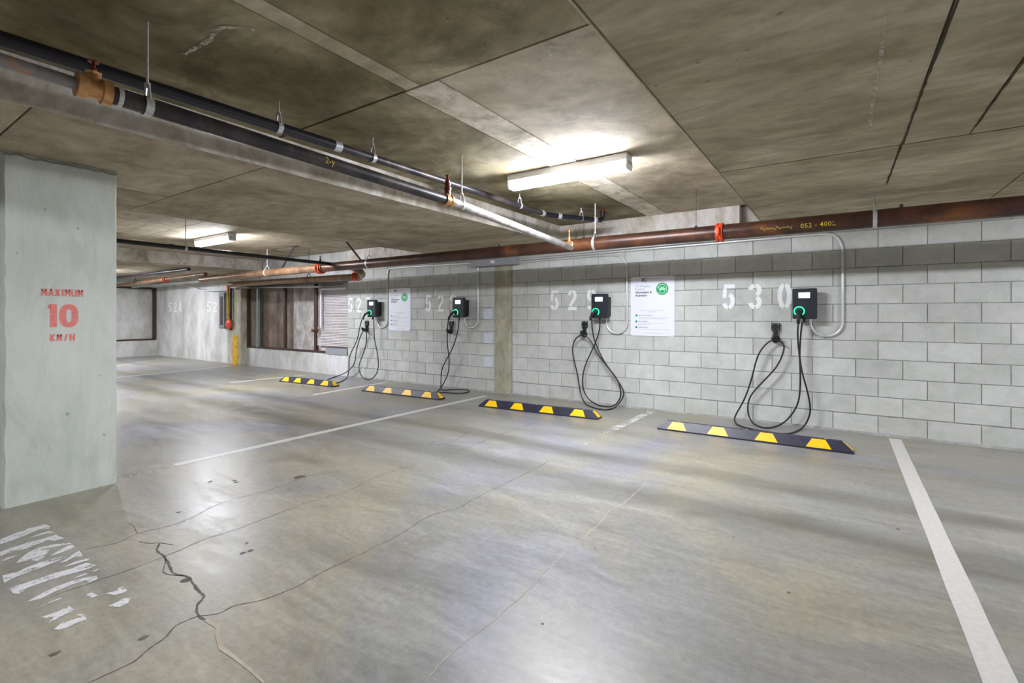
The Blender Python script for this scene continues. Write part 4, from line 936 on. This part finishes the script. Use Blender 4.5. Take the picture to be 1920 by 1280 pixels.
# ================================================================ CHARGERS
def make_charger(label, x0, gun):
    """x0 = left edge of the cover; gun = direction the plug handle hangs (dx, dz)"""
    t = thing('ev_charger', label, 'charger', (x0, WY, 1.253), 'wall chargers on the block wall')
    bm = bmesh.new(); prism(bm, rounded(.19, .285, .02), lambda u, v: (u + .04, -.11, v + .02), lambda u, v: (u + .04, -.002, v + .02))
    hb = obj('housing', bm, M['black_plastic'], t, smooth=True)
    bm = bmesh.new()
    o1 = rounded(.24, .345, .014); 
    def ins(d): return [(.12 + (u - .12) * (1 - d / .12), .1725 + (v - .1725) * (1 - d / .1725)) for u, v in o1]
    rings = [(ins(.006), -.105), (ins(0), -.112), (ins(0), -.160), (ins(.004), -.166)]
    V = [[bm.verts.new((u, y, v)) for u, v in r] for r, y in rings]
    for a, b in zip(V, V[1:]):
        n = len(a)
        for k in range(n): bm.faces.new((a[k], a[(k + 1) % n], b[(k + 1) % n], b[k]))
    bm.faces.new(V[0][::-1]); bm.faces.new(V[-1]); cv = obj('front_cover', bm, M['charger_face'], t, smooth=True)
    bm = bmesh.new(); prism(bm, [(u + .062, v + .238) for u, v in rounded(.110, .060, .006)], lambda u, v: (u, -.1675, v), lambda u, v: (u, -.164, v)); obj('display', bm, M['screen'], cv)
    # socket with glowing open ring
    cx, cz = .068, .088
    bm = bmesh.new(); lathe(bm, [(0, .044), (.006, .044), (.0065, .030), (.002, .028)], (cx, -.165, cz), (cx, -1, cz), 28); obj('socket', bm, M['black_plastic'], cv, smooth=True)
    bm = bmesh.new()
    A = [math.radians(a) for a in range(-50, 231, 10)]
    for r0, r1 in ((.044, .055),):
        vs = [[bm.verts.new((cx + r * math.cos(a), y, cz + r * math.sin(a))) for r, y in ((r0, -.165), (r0, -.1705), (r1, -.1705), (r1, -.165))] for a in A]
        for p, q in zip(vs, vs[1:]):
            for k in range(3): bm.faces.new((p[k], p[k + 1], q[k + 1], q[k]))
        bm.faces.new(vs[0]); bm.faces.new(vs[-1][::-1])
    obj('indicator_ring', bm, M['led'], cv)
    # plug handle
    bm = bmesh.new(); gx, gy, gz = gun
    P = smooth_path([(cx, -.16, cz), (cx + gx * .1, -.205, cz - .002), (cx + gx * .45, -.232, cz + gz * .30), (cx + gx * .8, -.236, cz + gz * .7), (cx + gx, -.225, cz + gz)], 5)
    n = len(P); rs_ = [.029 if i < n * .25 else .024 - .010 * (i / n) + (.004 if i % 5 == 0 and i > n * .5 else 0) for i in range(n)]
    tube(bm, P, rs_, 14); gp = obj('plug_handle', bm, M['black_plastic'], t, smooth=True)
    bm = bmesh.new(); q = P[int(n * .45)]; box(bm, q.x - .01, q.x + .01, q.y - .03, q.y - .018, q.z - .01, q.z + .022, bev=.003); obj('release_button', bm, M['black_plastic'], gp)
    bm = bmesh.new()
    lathe(bm, [(0, .016), (.03, .014), (.034, .010), (.05, .010)], (.115, -.13, .004), (.115, -.13, -1), 12); obj('cable_gland', bm, M['black_plastic'], t, smooth=True)
    bm = bmesh.new(); lathe(bm, [(0, .018), (.018, .018)], (.172, -.022, .024), (.172, -.022, -1), 12); obj('conduit_gland', bm, M['black_plastic'], t, smooth=True)
    return t
make_charger('black wall charger beside number 530, nearest on the right', -.462, (-.006, 0, -.145))
make_charger('black wall charger left of the large sign, second from the right', -2.962, (-.055, 0, -.115))
make_charger('black wall charger just left of the concrete pilaster', -5.575, (-.110, 0, -.125))
make_charger('black wall charger at the far end of the block wall, beside the slatted screen', -7.81, (-.120, 0, -.125))

def make_holster(label, x, z, h=.2):
    t = thing('cable_holster', label, 'cable holder', (x, WY, z), 'black cable holsters under the chargers')
    bm = BM((-.045, .045, -.030, 0, -.085, .005), bev=.004)
    box(bm, -.045, .045, -.036, -.030, -.085, .005, bev=.002); p_ = obj('mounting_plate', bm, M['black_plastic'], t)
    for sx in (-.03, .03):
        for sz in (-.070, -.010): bm = bmesh.new(); lathe(bm, [(0, .006), (.003, .004)], (sx, -.036, sz), (sx, -1, sz), 8); obj('screw', bm, M['galv'], p_)
    bm = bmesh.new(); prism(bm, [(-.024, -.08), (.024, -.08), (.020, -.17), (-.020, -.17)], lambda u, v: (u, -.045, v), lambda u, v: (u, -.004, v)); obj('neck', bm, M['black_plastic'], t)
    bm = bmesh.new(); tube(bm, smooth_path([(0, -.02, -.165), (0, -.06, -.178), (0, -.10, -.180), (0, -.125, -.160), (0, -.128, -.130)], 4), [.030 - .0006 * i for i in range(17)], 12); obj('hook', bm, M['black_plastic'], t, smooth=True)
    bm = bmesh.new(); lathe(bm, [(0, .046), (.008, .046), (.010, .036), (.05, .036)], (0, -.03, -.182), (0, -1, -.182), 20); obj('cable_saddle', bm, M['black_plastic'], t, smooth=True)
    return t
hs = make_holster('black cable holster below the rightmost charger', -.645, 1.195)
for x, z, l in ((-3.135, 1.200, 'black cable holster below the charger next to the large sign'), (-5.735, 1.185, 'black cable holster below the charger just left of the pilaster'), (-8.005, 1.175, 'black cable holster below the farthest charger')):
    c = copy_tree(hs); c.location = (x, WY, z); c['label'] = l

def cable(pts, label):
    bm = bmesh.new(); P = smooth_path(pts, 5)
    for _ in range(3):
        P = [P[0]] + [(P[i - 1] + P[i] * 2 + P[i + 1]) / 4 for i in range(1, len(P) - 1)] + [P[-1]]
    P = [Vector((p.x, p.y, max(p.z, .0105))) for p in P]
    tube(bm, P, .0092, 9)
    o = obj('charging_cable', bm, M['cable'], None, smooth=True)
    return tag(o, label, 'cable', 'charging cables hanging on the wall')
cable(CABLE_530, 'black charging cable looping behind the nearest wheel stop')
cable(CABLE_529, 'black charging cable hanging in two crossed loops left of the large sign')
cable(CABLE_528, 'black charging cable ending in a flat loop on the floor by the pilaster')
cable(CABLE_527, 'black charging cable trailing on the floor to the farthest wheel stop')

# ================================================================ WHEEL STOPS
def make_stop(label, a, b, shift=0.0):
    """a, b = floor points at the two ends of the front edge"""
    A, B = Vector((*a, 0)), Vector((*b, 0)); L = (B - A).length; rz = math.atan2(B.y - A.y, B.x - A.x)
    t = thing('wheel_stop', label, 'wheel stop', A, 'rubber wheel stops in front of the chargers', rz)
    h, wd = .100, .150
    # cross sections: full body between sloped ends
    def sec(x, s):
        return [(x, 0, 0), (x, 0, .016), (x, .052 * s + .0, .016 + (h - .016) * s), (x, wd - .052 * s, .016 + (h - .016) * s), (x, wd, .016), (x, wd, 0)]
    bm = bmesh.new(); xs = [(0, .02), (.095, 1)] + [(.095 + (L - .19) * i / 12, 1) for i in range(1, 12)] + [(L - .095, 1), (L, .02)]
    V = []
    for x, s in xs: V.append([bm.verts.new(p) for p in sec(x, s)])
    for p, q in zip(V, V[1:]):
        for k in range(6): bm.faces.new((p[k], p[(k + 1) % 6], q[(k + 1) % 6], q[k]))
    bm.faces.new(V[0][::-1]); bm.faces.new(V[-1]); obj('body', bm, M['rubber'], t)
    # front slope frame: v from 0 (lip) to 1 (top edge)
    def fs(x, v, d=.0014): return (x, .052 * v - d * .85, .016 + (h - .016) * v + d * .52)
    c = [.215, .64, 1.10, 1.55]
    for cx in c:
        cx = cx * L / 1.83
        bm = bmesh.new(); V0 = [bm.verts.new(fs(x, v)) for x, v in ((cx - .105, .04), (cx + .105, .04), (cx + .056, .94), (cx - .056, .94))]
        V1 = [bm.verts.new(fs(x, v, -.002)) for x, v in ((cx - .105, .04), (cx + .105, .04), (cx + .056, .94), (cx - .056, .94))]
        bm.faces.new(V0)
        for k in range(4): bm.faces.new((V0[k], V0[(k + 1) % 4], V1[(k + 1) % 4], V1[k]))
        obj('yellow_reflector', bm, M['yellow'], t)
        # rear side reflector
        bm = bmesh.new()
        R = lambda x, v, d=.0014: (x, wd - .052 * v + d * .85, .016 + (h - .016) * v + d * .52)
        bm.faces.new([bm.verts.new(R(x, v)) for x, v in ((cx - .105, .04), (cx + .105, .04), (cx + .056, .94), (cx - .056, .94))]); obj('yellow_reflector', bm, M['yellow'], t)
    for e in (0, 1):
        f = lambda u, v: ((L - .095 * v + .0012 if e else .095 * v - .0012), .026 + u, .018 + (h - .016) * v + .0012)
        bm = bmesh.new(); pts = [(.0, .06), (.098, .06), (.075, .92), (.023, .92)]
        bm.faces.new([bm.verts.new(f(*p)) for p in pts]); obj('yellow_reflector', bm, M['yellow'], t)
    for i in range(3):
        bm = bmesh.new(); x = L * (.12 + .38 * i); lathe(bm, [(0, .014), (.002, .014)], (x, wd / 2, h), (x, wd / 2, 1), 10); obj('bolt_head', bm, M['galv'], t)
    return t
make_stop('rubber wheel stop with yellow reflectors under charger 530, nearest and rightmost', (-1.73, 5.50), (.10, 5.53))
make_stop('rubber wheel stop with yellow reflectors in front of the concrete pilaster, second from the right', (-4.255, 5.44), (-2.49, 5.57))
make_stop('rubber wheel stop with yellow reflectors beside the cable coil, third from the right', (-6.77, 5.43), (-5.07, 5.51))
make_stop('rubber wheel stop with yellow reflectors farthest away, leftmost of the four', (-9.08, 5.31), (-7.55, 5.42))
